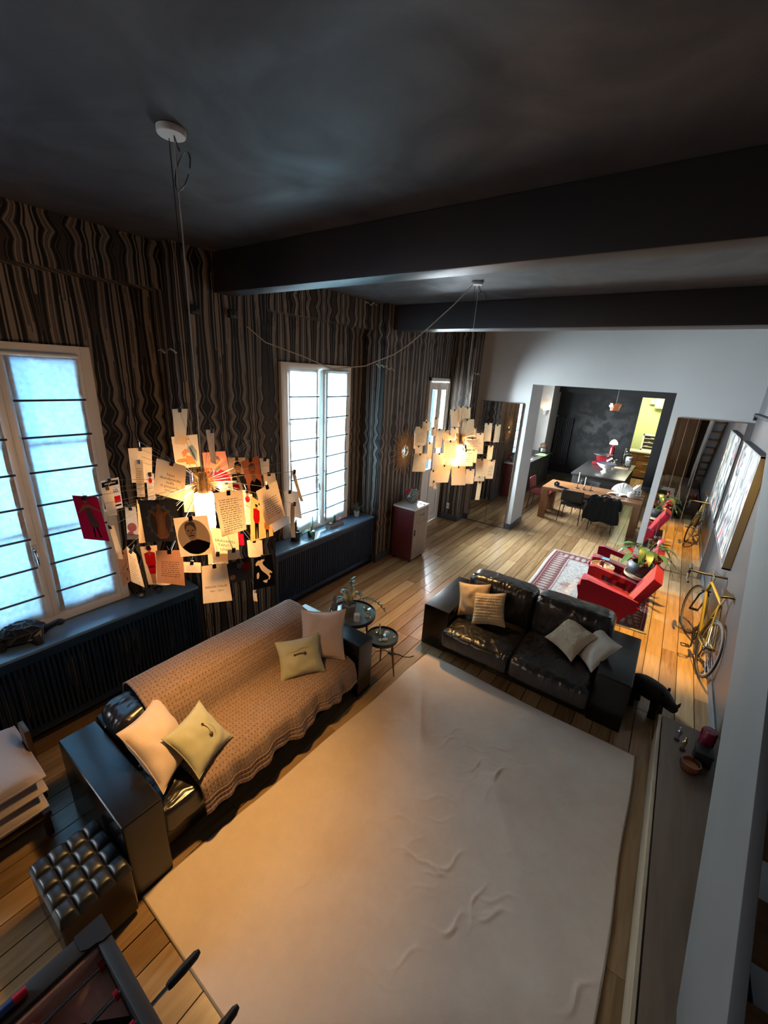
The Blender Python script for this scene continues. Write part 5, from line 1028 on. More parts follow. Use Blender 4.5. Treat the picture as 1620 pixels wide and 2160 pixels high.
    if t == 'girl': A = [(F_WH, [(.3, .3), (.7, .3), (.85, .9), (.15, .9)]), (F_RED, ell(.5, .26, .24, .09)), (F_SKIN, ell(.5, .13, .14, .05))]
    if t == 'redcoat': A = figure(.5, .03, .95, F_RED, F_RED, wd=.34)[:1]+[(F_RED, [(.22, .5), (.8, .5), (.72, .72), (.30, .72)]), (F_SKIN, [(.32, .72), (.68, .72), (.66, .98), (.36, .98)]), (F_RED, ell(.5, .07, .16, .055)), (F_SKIN, ell(.5, .13, .10, .04)), (F_WH, [(.38, .18), (.62, .18), (.5, .26)])]
    if t == 'mosaic':
        for k in range(26): u, v = rg.uniform(.05, .85), rg.uniform(.2, .92); A.append((rg.choice((F_SKIN, F_OR, INK, F_TAN, F_GR)), [(u, v), (u+.12, v-.05), (u+.10, v+.03), (u+.02, v+.05)]))
    if t == 'dots': A = [(F_RED, ell(.80, .36, .17, .17)), (F_TAN, ell(.22, .72, .12, .12)), (F_GR, [(.45, .05), (.60, 0), (.75, .2), (.55, .42), (.40, .3)])]
    if t in ('text', 'script', 'brown'): A = [(INK, p) for p in squig({'text': 9, 'script': 13, 'brown': 8}[t], .16, .88, .34 if t != 'script' else .22, .058, rg)]
    if t in ('letter', 'letter2'): A = [(INK, p) for p in squig(15 if t == 'letter' else 5, .12, .92, .18, .05 if t == 'letter' else .13, rg, .011 if t == 'letter' else .03)]
    if t == 'grid':
        for i in range(9):
            for j in range(11):
                u, v = .12+.085*i, .08+.078*j; A.append((INK, [(u, v), (u+.035, v+.012), (u+.05, v+.05), (u+.012, v+.04)]))
    return A
TXT = {'non': [('Non', .5, .40, .11), ('desiderando', .5, .51, .11), ('nulla', .5, .62, .11), ('si possiede', .5, .73, .11), ('tutto', .5, .84, .11)],
       'eravamo': [('ERAVAMO', .5, .46, .13), ('TANTO', .5, .61, .13), ('UNITI', .5, .76, .13)], 'brava': [('BRAVA ITALIA', .5, .60, .070), ('1861 - 2011', .5, .71, .058)], 'fifty': [('50', .70, .46, .17)]}
BASE = dict(red=K['red'], fifty=PW, soldier=K['salmon'], man=PTAN, beard=K['rust'], robe=K['dark'], robe2=K['dark'], tan=PTAN, white=PW, pink=PW, guards=K['ochre'], girl=PW, redcoat=PTAN, brown=K['brown'], mosaic=K['brown'], map=PTAN, dots=K['dark'], grey=K['grey'], redbar=K['red'])
LAB = dict(red='crimson card with a dancing figure', fifty='white card printed 50 with black and red panels', non='cream card with five lines of brown serif text', soldier='salmon card with bearded man in red', man='tan card with portrait of a dark-haired man', beard='rust card with grey-bearded portrait', letter='cream sheet covered in handwriting', oval='tan card with oval grey portrait of a bearded man', robe='black card with a glowing robed figure', eravamo='cream card reading ERAVAMO TANTO UNITI', brava='cream card reading BRAVA ITALIA 1861 - 2011', map='black card with a tan map of Italy', dots='black card with red and tan discs', guards='ochre card with red-jacketed guardsman', redcoat='tan card with a red-coated figure', sketch='cream card with orange and blue drawing', brown='brown card with text', mosaic='brown card with tan fragments', grid='cream sheet with a grid of characters', redbar='plain crimson card', grey='plain grey card')
def text_poly(s):
    cu = bpy.data.curves.new('txt', 'FONT'); cu.body = s; cu.align_x = 'CENTER'; cu.resolution_u = 3
    o = bpy.data.objects.new('txt', cu); me = bpy.data.meshes.new_from_object(o); bpy.data.objects.remove(o); bpy.data.curves.remove(cu)
    vs = [v.co.copy() for v in me.vertices]; fs = [tuple(p.vertices) for p in me.polygons]; bpy.data.meshes.remove(me); return vs, fs
BULB = bpy.data.materials.new('lit_frosted_glass'); BULB.use_nodes = True; _b = BULB.node_tree.nodes['Principled BSDF']; _b.inputs['Base Color'].default_value = (.9, .8, .6, 1); _b.inputs['Emission Color'].default_value = (1, .56, .23, 1); _b.inputs['Emission Strength'].default_value = 1
def bulbmat(name, s, c=(1, .56, .23)):
    m2 = BULB.copy(); m2.name = name; e = m2.node_tree.nodes['Principled BSDF']; e.inputs['Emission Strength'].default_value = s; e.inputs['Emission Color'].default_value = (*c, 1); return m2
def pendant(loc, cards, label, bm, seed, down):
    t = thing('card_pendant_lamp', label, 'pendant lamp', loc); rg = random.Random(seed); top = CZ-loc[2]
    MB().lathe([(0, top-.026), (.054, top-.026), (.057, top-.021), (.057, top-.002), (0, top-.002)], 32).obj('canopy', mat('ivory_canopy', (.70, .68, .64), .4), t)
    MB().tube([(.02, .0, top-.03), (.012, .004, top-.6), (.016, 0, .60), (.0, .0, .20)], .003, 6).obj('power_cord', mat('pale_cord', (.55, .50, .42), .5), t)
    q = MB().tube([(-.02, 0, top-.03), (-.004, 0, .20)], .002, 5); q.tube([(.06+.055*math.cos(a*.5), .02*math.sin(a*.5), top-.16+.075*math.sin(a*.5)) for a in range(13)], .0025, 5).tube([(.02, 0, top-.03), (.05, 0, top-.09)], .0025, 5); q.obj('suspension_wire', BLACK, t)
    MB().lathe([(.046, -.115), (.05, -.10), (.05, .075), (.044, .085), (0, .085)], 24).obj('frosted_glass', bm, t)
    MB().lathe([(.058, .10), (.062, .11), (.062, .205), (.058, .215), (.055, .205), (.055, .11)], 28).obj('glass_collar', glassy('amber_tinted_glass', (.95, .82, .6), .3), t)
    MB().lathe([(.0, .07), (.030, .075), (.030, .17), (.02, .20), (0, .20)], 18).obj('socket', STEEL, t)
    wires = MB()
    for k in range(30):
        a = rg.uniform(0, 2*PI); e = rg.uniform(-.4, .7); L_ = rg.uniform(.22, .50); wires.tube([(0, 0, .15), (math.cos(a)*math.cos(e)*L_, math.sin(a)*math.cos(e)*L_, .12+math.sin(e)*L_)], .0009, 4, cap=False)
    for ty, q4 in cards:
        TL, TR, BR, BL = [Vector(p)/1000 for p in q4]; n = -((TR-TL).cross(BL-TL)).normalized(); rich = ty not in ('plain', 'white', 'tan', 'grey', 'redbar')
        curl = rg.uniform(-.012, .014) if not rich else 0
        def P(u, v, h=0): return TL*(1-u)*(1-v)+TR*u*(1-v)+BR*u*v+BL*(1-u)*v+n*(h+curl*4*u*(1-u)+(curl*1.5*(v-.4)**2))
        c = MB().grid(lambda u, v: P(u, v), 1 if rich else 6, 1 if rich else 6)
        co = c.obj('note_card', BASE.get(ty, PC), t, smooth=80, label=LAB.get(ty))
        A = art(ty, rg); mats = []; q = MB(); h = .0012
        for m_, poly in A:
            if m_ not in mats: mats.append(m_)
            q.add([P(u, v, h) for u, v in poly], [tuple(range(len(poly)))], mats.index(m_)); h += .00012
        if ty == 'map':                                # black print with the peninsula and islands left bare
            from mathutils.geometry import tessellate_polygon
            loops = [[(0, 0), (1, 0), (1, 1), (0, 1)], [(.04+.9*u, .06+.86*v) for u, v in ITALY], [(.04+.9*u, .06+.86*v) for u, v in SIC], [(.04+.9*u, .06+.86*v) for u, v in SAR]]
            fl_ = [p for lp in loops for p in lp]; mats.append(K['dark'])
            q.add([P(u, v, h) for u, v in fl_], [tuple(f) for f in tessellate_polygon([[Vector((u, v, 0)) for u, v in lp] for lp in loops])], 0)
        for s, u, v, sz in TXT.get(ty, ()):
            vs, fs = text_poly(s)
            if INK not in mats: mats.append(INK)
            asp = (BL-TL).length/(TR-TL).length
            q.add([P(u+p.x*sz*asp, v-p.y*sz, h) for p in vs], fs, mats.index(INK))
        if q.f:
            me = bpy.data.meshes.new('print'); me.from_pydata(q.v, [], q.f)
            for m_ in mats: me.materials.append(m_)
            me.polygons.foreach_set('material_index', q.m); o = bpy.data.objects.new('printed_motif', me); C.objects.link(o); o.parent = co
        tp = P(.5, .03); x = (TR-TL).normalized(); z = Vector((0, 0, 1)); M4 = Matrix((x, n, x.cross(n))).transposed().to_4x4(); M4.translation = tp
        MB().box((-.008, -.005, -.010), (.008, .006, .012), 0, M4).obj('clip', BLACK, co)
        wires.tube([(0, 0, .15), tuple(tp*.5+Vector((0, 0, .085))), tuple(tp)], .0010, 4, cap=False); wires.tube([tp, tp+Vector((rg.uniform(-.02, .02), rg.uniform(-.02, .02), .035))], .001, 4, cap=False)
    sp_ = light('reflector_bulb', 'SPOT', (0, 0, -.13), down, (1, .56, .17), .05, spot_size=1.5, spot_blend=1.0); sp_.parent = t
    wires.obj('steel_wires', STEEL, t, kind='stuff')
pendant((-2.005, 1.176, 2.25), CARDS[0], 'nearer pendant lamp hung with printed picture cards and notes', bulbmat('lamp_glow_near', 75), 3, 118)
pendant((-1.975, 4.263, 2.20), CARDS[1], 'farther pendant lamp hung with plain cream notes', bulbmat('lamp_glow_far', 55), 5, 130)
o = thing('hanging_cable', 'pale cable swagged from the farther pendant to the striped wall', 'cable', (-1.975, 4.263, 3.9))
cpts = [(-1.999, 4.241, 3.905), (-2.127, 4.124, 3.712), (-2.31, 3.957, 3.476), (-2.446, 3.832, 3.307), (-2.568, 3.721, 3.192), (-2.782, 3.525, 3.065), (-3.033, 3.296, 3.018), (-3.245, 3.102, 3.12), (-3.517, 2.854, 3.23), (-3.64, 2.74, 3.36)]
MB().tube([Vector(p)-Vector((-1.975, 4.263, 3.9)) for p in cpts], .006, 6).obj('cord', MATS['pale_cord'], o, smooth=80)
# ------------------------------------------------------------------ the kitchen beyond the opening
KX = -4.2; KY = 14.8; KC = 3.12
b = MB(); b.box((KX-.2, BT, 0), (KX, 9.9, KC)).box((KX-.2, 12.1, 0), (KX, KY, KC)).box((KX-.2, 9.9, 0), (KX, 12.1, .95)).box((KX-.2, 9.9, 2.85), (KX, 12.1, KC)).box((KX, 13.85, 0), (-3.42, KY, KC))
struct(b, 'wall_kitchen_left', WHITEP, smooth=0)
struct(MB().box((KX-.2, KY, 0), (-1.10, KY+.2, KC)).box((-.53, KY, 0), (1.2, KY+.2, KC)).box((-1.10, KY, 2.79), (-.53, KY+.2, KC)), 'wall_kitchen_back', DARKW, smooth=0)
struct(MB().box((.9, BT, 0), (1.2, KY, KC)), 'wall_kitchen_right', DARKW, smooth=0)
struct(MB().box((KX-.2, BT, KC), (1.2, KY+.2, KC+.1)).box((-3.42, KY-.25, 2.76), (.9, KY, KC)), 'ceiling_kitchen', DARKW, smooth=0)
wn = thing('window_4', None, None); wn['kind'] = 'structure'; q = MB()
for a, c in (((KX-.1, 9.9, .95), (KX-.02, 9.97, 2.85)), ((KX-.1, 12.03, .95), (KX-.02, 12.1, 2.85)), ((KX-.1, 9.9, .95), (KX-.02, 12.1, 1.02)), ((KX-.1, 9.9, 2.78), (KX-.02, 12.1, 2.85)), ((KX-.1, 10.97, .95), (KX-.02, 11.03, 2.85))): q.box(a, c)
q.obj('window_frame', FRAME, wn, bevel=.004); MB().box((KX-.065, 9.95, 1.0), (KX-.06, 12.05, 2.8)).obj('pane', PANE, wn, smooth=0)
GREEN = mat('pale_green_paint', (.62, .68, .36), .6)
struct(MB().box((-2.6, 17.7, 0), (.6, 17.9, 3.2)).box((-2.6, KY+.2, 0), (-2.4, 17.7, 3.2)).box((.4, KY+.2, 0), (.6, 17.7, 3.2)).box((-2.6, KY+.2, 3.2), (.6, 17.9, 3.3)), 'wall_pantry', GREEN, smooth=0)
struct(MB().box((-4.2, 13.84, 0), (-3.41, 13.85, .12)).box((-3.42, KY-.012, 0), (-1.1, KY, .12)).box((-.53, KY-.012, 0), (.9, KY, .12)), 'baseboard_kitchen', SKIRT)
# dining table
TW = woodmat('warm_plank_wood', (.15, .062, .022), (.29, .13, .047), .38, 0, 7, 9, coat=.15)
dt = thing('dining_table', 'chunky warm wood dining table in the opening to the kitchen', 'table', (-1.26, 10.12, 0))
for k in range(5): MB().box((-1.0, -.47+.188*k, .675), (1.0, -.47+.188*k+.186, .74)).obj('plank', TW, dt, bevel=.003)
TWv = woodmat('warm_leg_wood', (.15, .062, .022), (.29, .13, .047), .42, 2, 7, 9)
for sx in (-.93, .93):
    for sy in (-.40, .40): MB().box((sx-.07, sy-.07, 0), (sx+.07, sy+.07, .675)).obj('leg', TWv, dt, bevel=.004)
BLKF = mat('black_upholstery', (.014, .014, .015), .6)
def dchair(label, loc, rz, m=BLKF, arms=False):
    t = thing('dining_chair', label, 'chair', loc, rz)                    # faces +x
    MB().box((-.22, -.22, .42), (.22, .22, .46)).obj('seat', m, t, bevel=.015, seg=3)
    q = MB(); q.grid(lambda u, v: (-.22-.05*v-.03*(1-(2*u-1)**2), -.23+.46*u, .52+.26*v), 10, 6); q.obj('backrest', m, t, solid=.022)
    for s in (-1, 1):
        MB().tube([(.19, s*.20, .42), (.23, s*.23, 0)], .010, 8).obj('leg', BLACK, t)
        MB().tube([(-.27, s*.22, .78), (-.215, s*.21, .45), (-.25, s*.23, 0)], .010, 8).obj('leg', BLACK, t)
    MB().tube([(.2, -.2, .415), (.2, .2, .415), (-.2, .2, .415), (-.2, -.2, .415)], .009, 6, closed=True).obj('seat_frame', BLACK, t)
    return t
dchair('black dining chair on the near side of the table, left one', (-1.58, 9.86, 0), PI/2)
c2 = dchair('black dining chair on the near side of the table, under a dark coat', (-.92, 9.80, 0), PI/2)
dchair('dark red dining chair at the left end of the table', (-2.40, 10.30, 0), 0, mat('dark_red_shell', (.17, .012, .018), .35))
dchair('black dining chair on the far side of the table', (-1.45, 10.70, 0), -PI/2)
q = MB()                                              # coat draped over the chair back
def coat(u, v):
    s = (v-.45)*1.25; w_ = .56+.22*abs(v-.45)+.05*math.sin(v*9)
    x = (u-.5)*w_; fold = .018*math.sin(u*19+v*3)
    if v < .45: return (x, .02+.03*math.sin(v*7), .80-.55*(.45-v)*1.1+fold*.3)
    return (x+.02*math.sin(v*6), -.035-.09*(v-.45)-fold, .80-(v-.45)*1.02+.02*math.sin(u*14))
q.grid(lambda u, v: coat(u, v), 26, 26); co = q.obj('draped_coat', mat('black_wool_coat', (.008, .008, .009), .95, sheen=.2, spec=.1), smooth=80, solid=.018); co.location = (-.92, 9.545, 0); tag(co, 'black wool coat draped over the back of a dining chair', 'coat')
MB().tube([(-.09, .015, .80), (-.03, .0, .832), (.03, .0, .832), (.09, .015, .80)], .012, 8).obj('collar', MATS['black_wool_coat'], co)
# things on the table
zt = .7405
o = thing('tablet', 'black tablet lying on the left end of the dining table', 'tablet', (-1.88, 9.84, zt), -.5); MB().box((-.13, -.09, 0), (.13, .09, .012)).obj('body', BLACK, o, bevel=.004); MB().box((-.115, -.08, .012), (.115, .08, .0128)).obj('screen', mat('black_screen', (.008, .008, .01), .08), o)
o = thing('camera', 'small black camera on the left end of the dining table', 'camera', (-2.03, 9.97, zt), .5); MB().box((-.06, -.03, 0), (.06, .03, .08)).box((-.025, -.025, .08), (.025, .025, .10)).obj('body', BLACK, o, bevel=.006); MB().tube([(0, -.03, .04), (0, -.075, .04)], .032, 16).obj('lens', BLACK, o); MB().tube([(0, -.075, .04), (0, -.077, .04)], .026, 16).obj('front_glass', MATS['black_screen'], o)
for k, (x, y, has, l) in enumerate(((-1.60, 10.10, 1, 'slim black candlestick with white candle on the dining table, left one'), (-1.45, 10.08, 1, 'slim black candlestick with white candle on the dining table, middle one'), (-1.31, 10.10, 0, 'slim black candlestick without a candle on the dining table'))):
    h = (.13, .05, .13)[k]
    o = thing('candlestick', l, 'candlestick', (x, y, zt)); MB().lathe([(.05, 0), (.048, .008), (.008, .012), (.006, h), (.014, h+.004), (.014, h+.016), (0, h+.016)], 20).obj('stand', BLACK, o)
    if has: MB().lathe([(.011, h+.012), (.0105, h+.235), (.004, h+.245), (0, h+.245)], 14).obj('candle', WHITEC, o)
def shell(label, loc, tilt, r):
    o = thing('scallop_shell', label, 'shell', loc); q = MB(); M4 = Matrix.Rotation(tilt, 4, 'X')
    def f(u, v):
        a = -1.25+2.5*u; rr_ = r*v*(1-.10*abs(a)); rib = .012*abs(math.sin(u*PI*8))*v
        return M4 @ Vector((rr_*math.sin(a)*1.05, rr_*math.cos(a)-r*.45, .035*math.sin(v*PI)*1.2+rib))
    q.grid(f, 40, 10); q.obj('valve', WHITEC, o, smooth=70, solid=.008); MB().tube([M4 @ Vector((-.05, -r*.46, .005)), M4 @ Vector((.05, -r*.46, .005))], .014, 8).obj('hinge', WHITEC, o); return o
shell('large white scallop shell standing upright on the dining table', (-.70, 10.38, zt+.10), 1.25, .26); shell('large white scallop shell lying flat on the dining table', (-.74, 10.17, zt), .06, .26)
o = thing('lantern_house', 'white ceramic house lantern on the right end of the dining table', 'lantern', (-.44, 10.42, zt), .3); MB().prism([(-.08, 0), (.08, 0), (.08, .14), (0, .235), (-.08, .14)], 'y', -.065, .065).obj('body', WHITEC, o, bevel=.004)
for x in (-.035, .035):
    for z_ in (.05, .10): MB().box((x-.014, -.067, z_-.014), (x+.014, -.064, z_+.016)).obj('window_hole', mat('lantern_dark', (.08, .07, .06), .8), o)
MB().box((.02, -.02, .17), (.05, .02, .25)).obj('chimney', WHITEC, o)
o = thing('white_jar', 'small white ribbed jar on the right end of the dining table', 'jar', (-.52, 10.13, zt)); MB().lathe([(.06, 0), (.068, .01), (.068, .10), (.06, .112), (.02, .12), (.02, .135), (0, .137)], 12).obj('body', WHITEC, o, smooth=20)
o = thing('phone', 'black phone lying near the front edge of the dining table', 'phone', (-.79, 9.80, zt), .2); MB().box((-.04, -.03, 0), (.04, .03, .010)).obj('body', BLACK, o, bevel=.003); MB().box((-.036, -.026, .010), (.036, .026, .0108)).obj('screen', MATS['black_screen'], o)
# kitchen island and counter
DKS = mat('dark_steel_top', (.055, .052, .05), .28, .3, var=.3, vscale=3); DKB = mat('dark_island_body', (.022, .022, .022), .55)
o = thing('kitchen_island', 'long dark kitchen island behind the dining table', 'kitchen island', (-1.36, 12.36, 0)); MB().box((-.56, -1.27, 0), (.56, 1.27, .86)).obj('body', DKB, o, bevel=.004); MB().box((-.60, -1.31, .86), (.60, 1.31, .90)).obj('worktop', DKS, o, bevel=.004)
MB().box((.56, -1.2, .05), (.566, 1.2, .83)).obj('side_panel', woodmat('island_oak', (.22, .12, .05), (.36, .21, .10), .45, 1, 7, 8), o)
o = thing('kitchen_counter', 'dark kitchen counter with steel top along the left wall', 'counter', (-3.66, 11.6, 0)); MB().box((-.53, -2.2, .0), (.50, 2.2, .86)).obj('body', mat('graphite_front', (.035, .036, .036), .5), o, bevel=.003); MB().box((-.53, -2.22, .86), (.54, 2.23, .90)).obj('worktop', mat('counter_top', (.07, .07, .07), .3, .3), o, bevel=.003)
MB().box((-.1, -.7, .900), (.45, .45, .906)).obj('drainer', mat('pale_drainer', (.55, .50, .44), .4), o); MB().box((-.12, .8, .9), (.36, 1.7, .906)).obj('sink', BLACK, o)
MB().tube([(-.2, 1.1, .90), (-.2, 1.1, 1.16), (-.14, 1.1, 1.24), (-.04, 1.1, 1.24), (.0, 1.1, 1.17)], .018, 10).obj('tap', CHROME, o)
for k in range(4): MB().box((.50, -2.15+1.08*k, .06), (.515, -2.15+1.08*k+1.06, .84)).obj('door', mat('graphite_front', (.035, .036, .036), .5), o, bevel=.003)
o = thing('stacked_pots', 'stacked metal pots at the end of the kitchen counter', 'pot', (-3.38, 13.62, .902)); MB().lathe([(.10, 0), (.13, .02), (.135, .14), (.12, .145), (0, .15)], 20).obj('lower_pot', STEEL, o); MB().lathe([(.08, .15), (.10, .17), (.105, .26), (.09, .265), (0, .27)], 20).obj('upper_pot', mat('brown_pot', (.20, .12, .08), .4), o); MB().tube(bez((-.05, 0, .27), (0, 0, .34), (.05, 0, .27), 6), .008, 6).obj('handle', BLACK, o)
o = thing('green_cloth', 'crumpled lime green cloth on the counter edge', 'cloth', (-3.24, 13.05, .90)); q = MB().grid(lambda u, v: ((u-.5)*.30, (v-.5)*.34, .006+.035*max(0, noise.noise((u*4, v*4, 3))+.4)*(1-(2*u-1)**4)*(1-(2*v-1)**4)), 16, 16); q.obj('fabric', mat('lime_cloth', (.28, .48, .16), .9), o, smooth=80, solid=.004); MB().tube([((math.cos(a*.6)*.1), .06*math.sin(a*.6), .035) for a in range(8)], .006, 5).obj('fold', MATS['lime_cloth'], o)
o = thing('footed_bowl', 'white footed bowl on the kitchen island', 'bowl', (-1.30, 11.80, .90)); MB().lathe([(.10, 0), (.10, .01), (.05, .06), (.05, .09), (.12, .12), (.21, .20), (.23, .235), (.218, .235), (.19, .19), (.10, .13), (0, .125)], 32).obj('bowl', WHITEC, o, smooth=60); MB().lathe([(.218, .236), (.23, .238), (.234, .234), (.226, .230)], 32).obj('rim', mat('blue_rim', (.06, .08, .12), .4), o)
REDG = mat('red_enamel', (.16, .006, .012), .2, coat=.6)
o = thing('meat_slicer', 'dark red vintage slicer with steel plates on the kitchen island', 'slicer', (-1.56, 12.93, .90)); MB().box((-.22, -.16, 0), (.20, .16, .09)).prism([(-.12, .09), (.12, .09), (.17, .27), (-.17, .27)], 'y', -.10, .10).obj('body', REDG, o, bevel=.02, seg=3); MB().lathe([(0, .275), (.24, .275), (.25, .29), (.24, .305), (0, .305)], 28).obj('plate', STEEL, o); MB().tube([(.16, -.13, .14), (.30, -.22, .26)], [.045, .05], 12).obj('carriage', STEEL, o); MB().lathe([(.05, .0), (.05, .2), (.035, .21), (0, .21)], 14, (.33, -.05, 0)).obj('weight', STEEL, o)
o = thing('table_lamp', 'dark red column lamp with small white dome shade on the island', 'lamp', (-1.42, 13.45, .90)); MB().lathe([(.09, 0), (.095, .02), (.06, .04), (.075, .25), (.07, .45), (.03, .50), (.02, .56), (0, .56)], 18).obj('column', REDG, o, smooth=60); MB().lathe([(.11, .54), (.10, .60), (.06, .655), (.02, .68), (0, .68)], 22).obj('shade', bulbmat('lamp_dome_glow', 1.2, (1, .85, .6)), o, smooth=70)
o = thing('island_tap', 'tall chrome tap on the kitchen island', 'tap', (-1.09, 13.3, .90)); MB().tube([(0, 0, 0), (0, 0, .42), (.02, -.03, .48), (.06, -.10, .47), (.07, -.12, .42)], .02, 10).obj('spout', CHROME, o); MB().tube([(.02, 0, .32), (.10, 0, .36)], .012, 8).obj('lever', CHROME, o); MB().cyl((0, 0, 0), .035, 0, .02).obj('base', CHROME, o)
def canmat():
    mt, t, b = fresh('spotted_enamel'); L = t.links; tc = nn(t, 'ShaderNodeTexCoord'); v = nn(t, 'ShaderNodeTexVoronoi'); v.inputs['Scale'].default_value = 16; L.new(tc.outputs['Object'], v.inputs[0]); L.new(ramp(t, v.outputs[0], [(0, (.03, .03, .03)), (.35, (.7, .68, .62))], 'CONSTANT'), b.inputs['Base Color']); return mt
o = thing('canister', 'white canister with black spots on the kitchen island', 'canister', (-.93, 13.2, .90)); MB().lathe([(.08, 0), (.085, .01), (.085, .27), (.075, .285), (0, .29)], 22).obj('body', canmat(), o); MB().ball((0, 0, .30), .018, 10).obj('knob', BLACK, o)
o = thing('chopping_board', 'pale wood chopping board on the kitchen island', 'board', (-1.03, 12.86, .90)); MB().box((-.17, -.14, 0), (.17, .14, .022)).obj('board', woodmat('board_beech', (.40, .25, .14), (.55, .38, .23), .5, 0, 7, 8), o, bevel=.006); MB().box((.17, -.03, .004), (.25, .03, .018)).obj('handle', MATS['board_beech'], o, bevel=.005)
# tall radiator, sconce, copper lamp
o = thing('tall_radiator', 'tall black column radiator on the dark kitchen wall', 'radiator', (-3.10, 14.73, 0))
for k in range(9): MB().tube([(-.22+.055*k, 0, .40), (-.22+.055*k, 0, 1.95)], .020, 8).obj('column', mat('matt_black_column', (.02, .02, .022), .4), o)
MB().tube([(-.24, .02, .45), (.24, .02, .45)], .018, 8).tube([(-.24, .02, 1.90), (.24, .02, 1.90)], .018, 8).tube([(-.2, .02, .42), (-.2, .05, .0)], .012, 8).obj('header', BLACK, o); MB().ball((-.27, -.01, 1.99), .022, 8).obj('air_valve', STEEL, o)
o = thing('wall_sconce', 'small wall lamp glowing on the white kitchen pier', 'lamp', (-3.56, 13.85, 2.15)); MB().box((-.05, -.02, -.08), (.05, 0, .04)).obj('plate', WHITEPL, o, bevel=.004); MB().lathe([(.05, -.09), (.07, .05), (.066, .05), (.046, -.085)], 18, (0, -.09, 0)).obj('shade', WHITEC, o); MB().ball((0, -.09, .02), .035, 12).obj('bulb', bulbmat('sconce_glow', 90, (1, .66, .32)), o)
o = thing('copper_pendant', 'copper pendant lamp glowing over the kitchen island', 'pendant lamp', (-1.36, 11.5, 2.54)); COP = mat('copper_leaf', (.55, .20, .10), .25, 1)
for k in range(5):
    a = k*1.257; M4 = Matrix.Translation((math.cos(a)*.09, math.sin(a)*.09, .01*(k % 2))) @ Matrix.Rotation(a, 4, 'Z') @ Matrix.Rotation(.25, 4, 'Y'); MB().box((-.004, -.06, -.08), (.004, .06, .09), 0, M4).obj('shade_plate', COP, o)
MB().ball((0, 0, -.01), .045, 12).obj('bulb', bulbmat('copper_glow', 70, (1, .6, .35)), o); MB().ball((-.10, -.06, .03), .03, 10).obj('side_bulb', MATS.get('copper_glow2') or bulbmat('copper_glow2', 60, (1, .7, .45)), o); MB().tube([(0, 0, .09), (0, 0, KC-2.54)], .004, 6).obj('cord', BLACK, o); MB().cyl((0, 0, 0), .05, KC-2.54-.03, KC-2.54-.001).obj('canopy', BLACK, o)
# pantry seen through the doorway
o = thing('drawer_cabinet', 'warm wood drawer cabinet with white top in the green pantry', 'cabinet', (-.95, 16.9, 0)); MB().box((-.75, -.30, .06), (.75, .30, .90)).obj('body', TW, o, bevel=.003); MB().box((-.70, -.25, 0), (.70, .28, .06)).obj('plinth', BLACK, o); MB().box((-.78, -.34, .90), (.78, .32, .945)).obj('worktop', mat('cream_top', (.72, .66, .52), .35), o, bevel=.004)
for j in range(3):
    for i in range(2):
        d_ = MB().box((-.74+.745*i, -.318, .08+.275*j), (-.74+.745*i+.735, -.30, .08+.275*j+.262)).obj('drawer', TW, o, bevel=.003); MB().tube([(-.55+.745*i, -.335, .27+.275*j), (-.18+.745*i, -.335, .27+.275*j)], .008, 6).obj('handle', STEEL, d_)
o = thing('plate_rack', 'white framed rack with dark shelves leaning on the pantry wall', 'rack', (-.72, 17.12, .945)); q = MB()
for a, c in (((-.24, -.06, 0), (-.19, .06, .56)), ((.19, -.06, 0), (.24, .06, .56)), ((-.24, -.06, .51), (.24, .06, .56)), ((-.24, -.06, 0), (.24, .06, .05))): q.box(a, c)
q.obj('rack_frame', WHITEPL, o, bevel=.004); MB().box((-.19, .04, .05), (.19, .055, .51)).obj('back_panel', mat('rack_dark', (.10, .08, .06), .6), o)
for k in range(3): MB().box((-.19, -.05, .13+.14*k), (.19, .04, .145+.14*k)).obj('shelf', WHITEPL, o); MB().lathe([(.05, 0), (.07, .03), (0, .035)], 14, (-.08+.07*k, -.01, .145+.14*k)).obj('dish', STEEL, o)
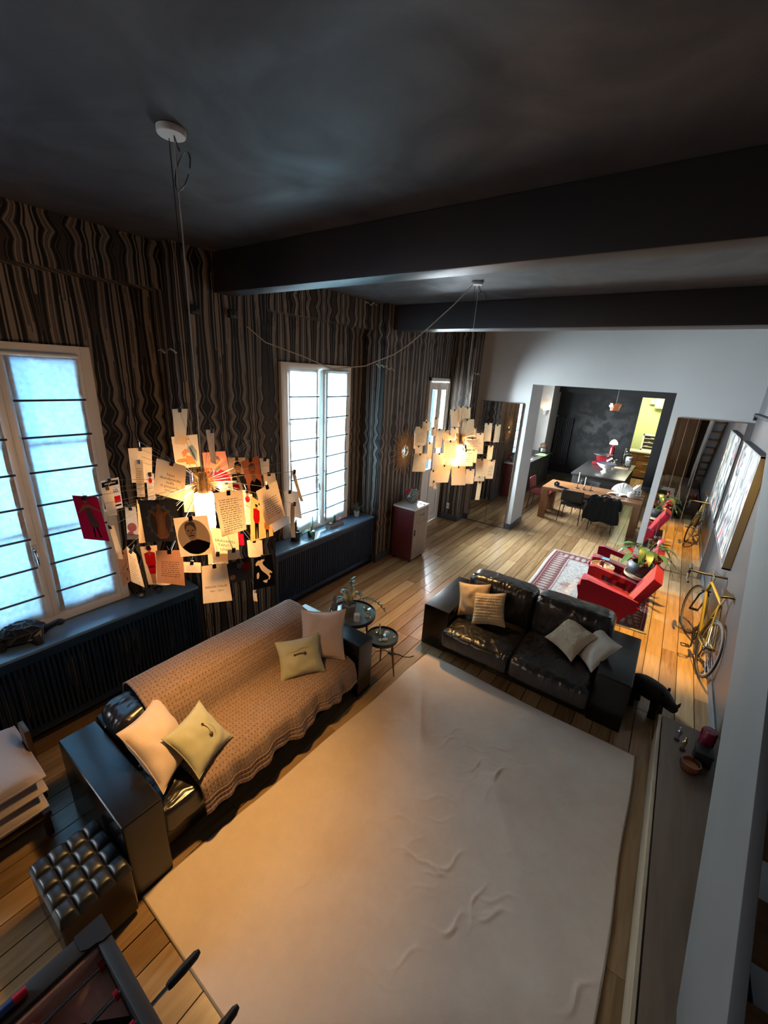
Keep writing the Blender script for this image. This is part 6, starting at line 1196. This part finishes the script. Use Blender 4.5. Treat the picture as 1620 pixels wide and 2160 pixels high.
o = thing('pantry_wall_lamp', 'cream box wall lamp on the green pantry wall', 'lamp', (-.82, 17.7, 2.60)); MB().box((-.05, -.24, -.22), (.22, -.06, .16)).obj('box_shade', mat('cream_shade', (.75, .70, .50), .5), o, bevel=.006); MB().box((-.22, -.14, -.10), (-.05, -.02, .08)).box((-.2, -.06, -.05), (.1, 0, .03)).obj('bracket', MATS['cream_shade'], o, bevel=.004); MB().tube([(.08, -.15, .16), (.08, -.15, .30)], .006, 6).obj('stem', BLACK, o)
o = thing('framed_print', 'small framed red print on the white kitchen wall', 'picture', (-4.195, 13.2, 1.85)); MB().box((0, -.18, -.28), (.02, .18, .28)).obj('frame', WHITEPL, o, bevel=.003); MB().box((.019, -.15, -.25), (.021, .15, .25)).obj('print', mat('print_paper', (.7, .66, .6), .6), o); MB().box((.0205, -.10, -.15), (.0225, .08, .12)).obj('motif', F_RED, o)
light('pantry_light', 'AREA', (-.95, 16.2, 3.15), 75, (1, .95, .72), (1.2, 1.0), (-.95, 16.5, 0))
# ------------------------------------------------------------------ behind the camera: what the mirrors look back at
o = thing('wardrobe', 'tall brown wood wardrobe behind the camera', 'wardrobe', (-.35, -2.28, 0)); WB_ = woodmat('wardrobe_wood', (.20, .09, .035), (.36, .17, .07), .4, 2, 7, 8); MB().box((-.9, -.28, 0), (.95, .25, 2.5)).obj('body', WB_, o, bevel=.006)
for k in range(3): d_ = MB().box((-.88+.61*k, .25, .05), (-.88+.61*k+.6, .272, 2.45)).obj('door', WB_, o, bevel=.004); MB().tube([(-.88+.61*k+.54, .29, 1.1), (-.88+.61*k+.54, .29, 1.35)], .009, 6).obj('handle', STEEL, d_)
o = thing('ceiling_spotlight', 'small spotlight fixed behind the far ceiling beam', 'lamp', (.45, 5.68, 3.86)); MB().cyl((0, 0, 0), .045, 0, .06).obj('base', BLACK, o); MB().tube([(0, 0, .0), (0, .06, -.12)], [.04, .05], 16).obj('head', BLACK, o)
light('spot_beam', 'SPOT', (.45, 5.75, 3.70), 1000, (1, .56, .11), .04, (.46, 6.05, 0), spot_size=.78, spot_blend=.6)
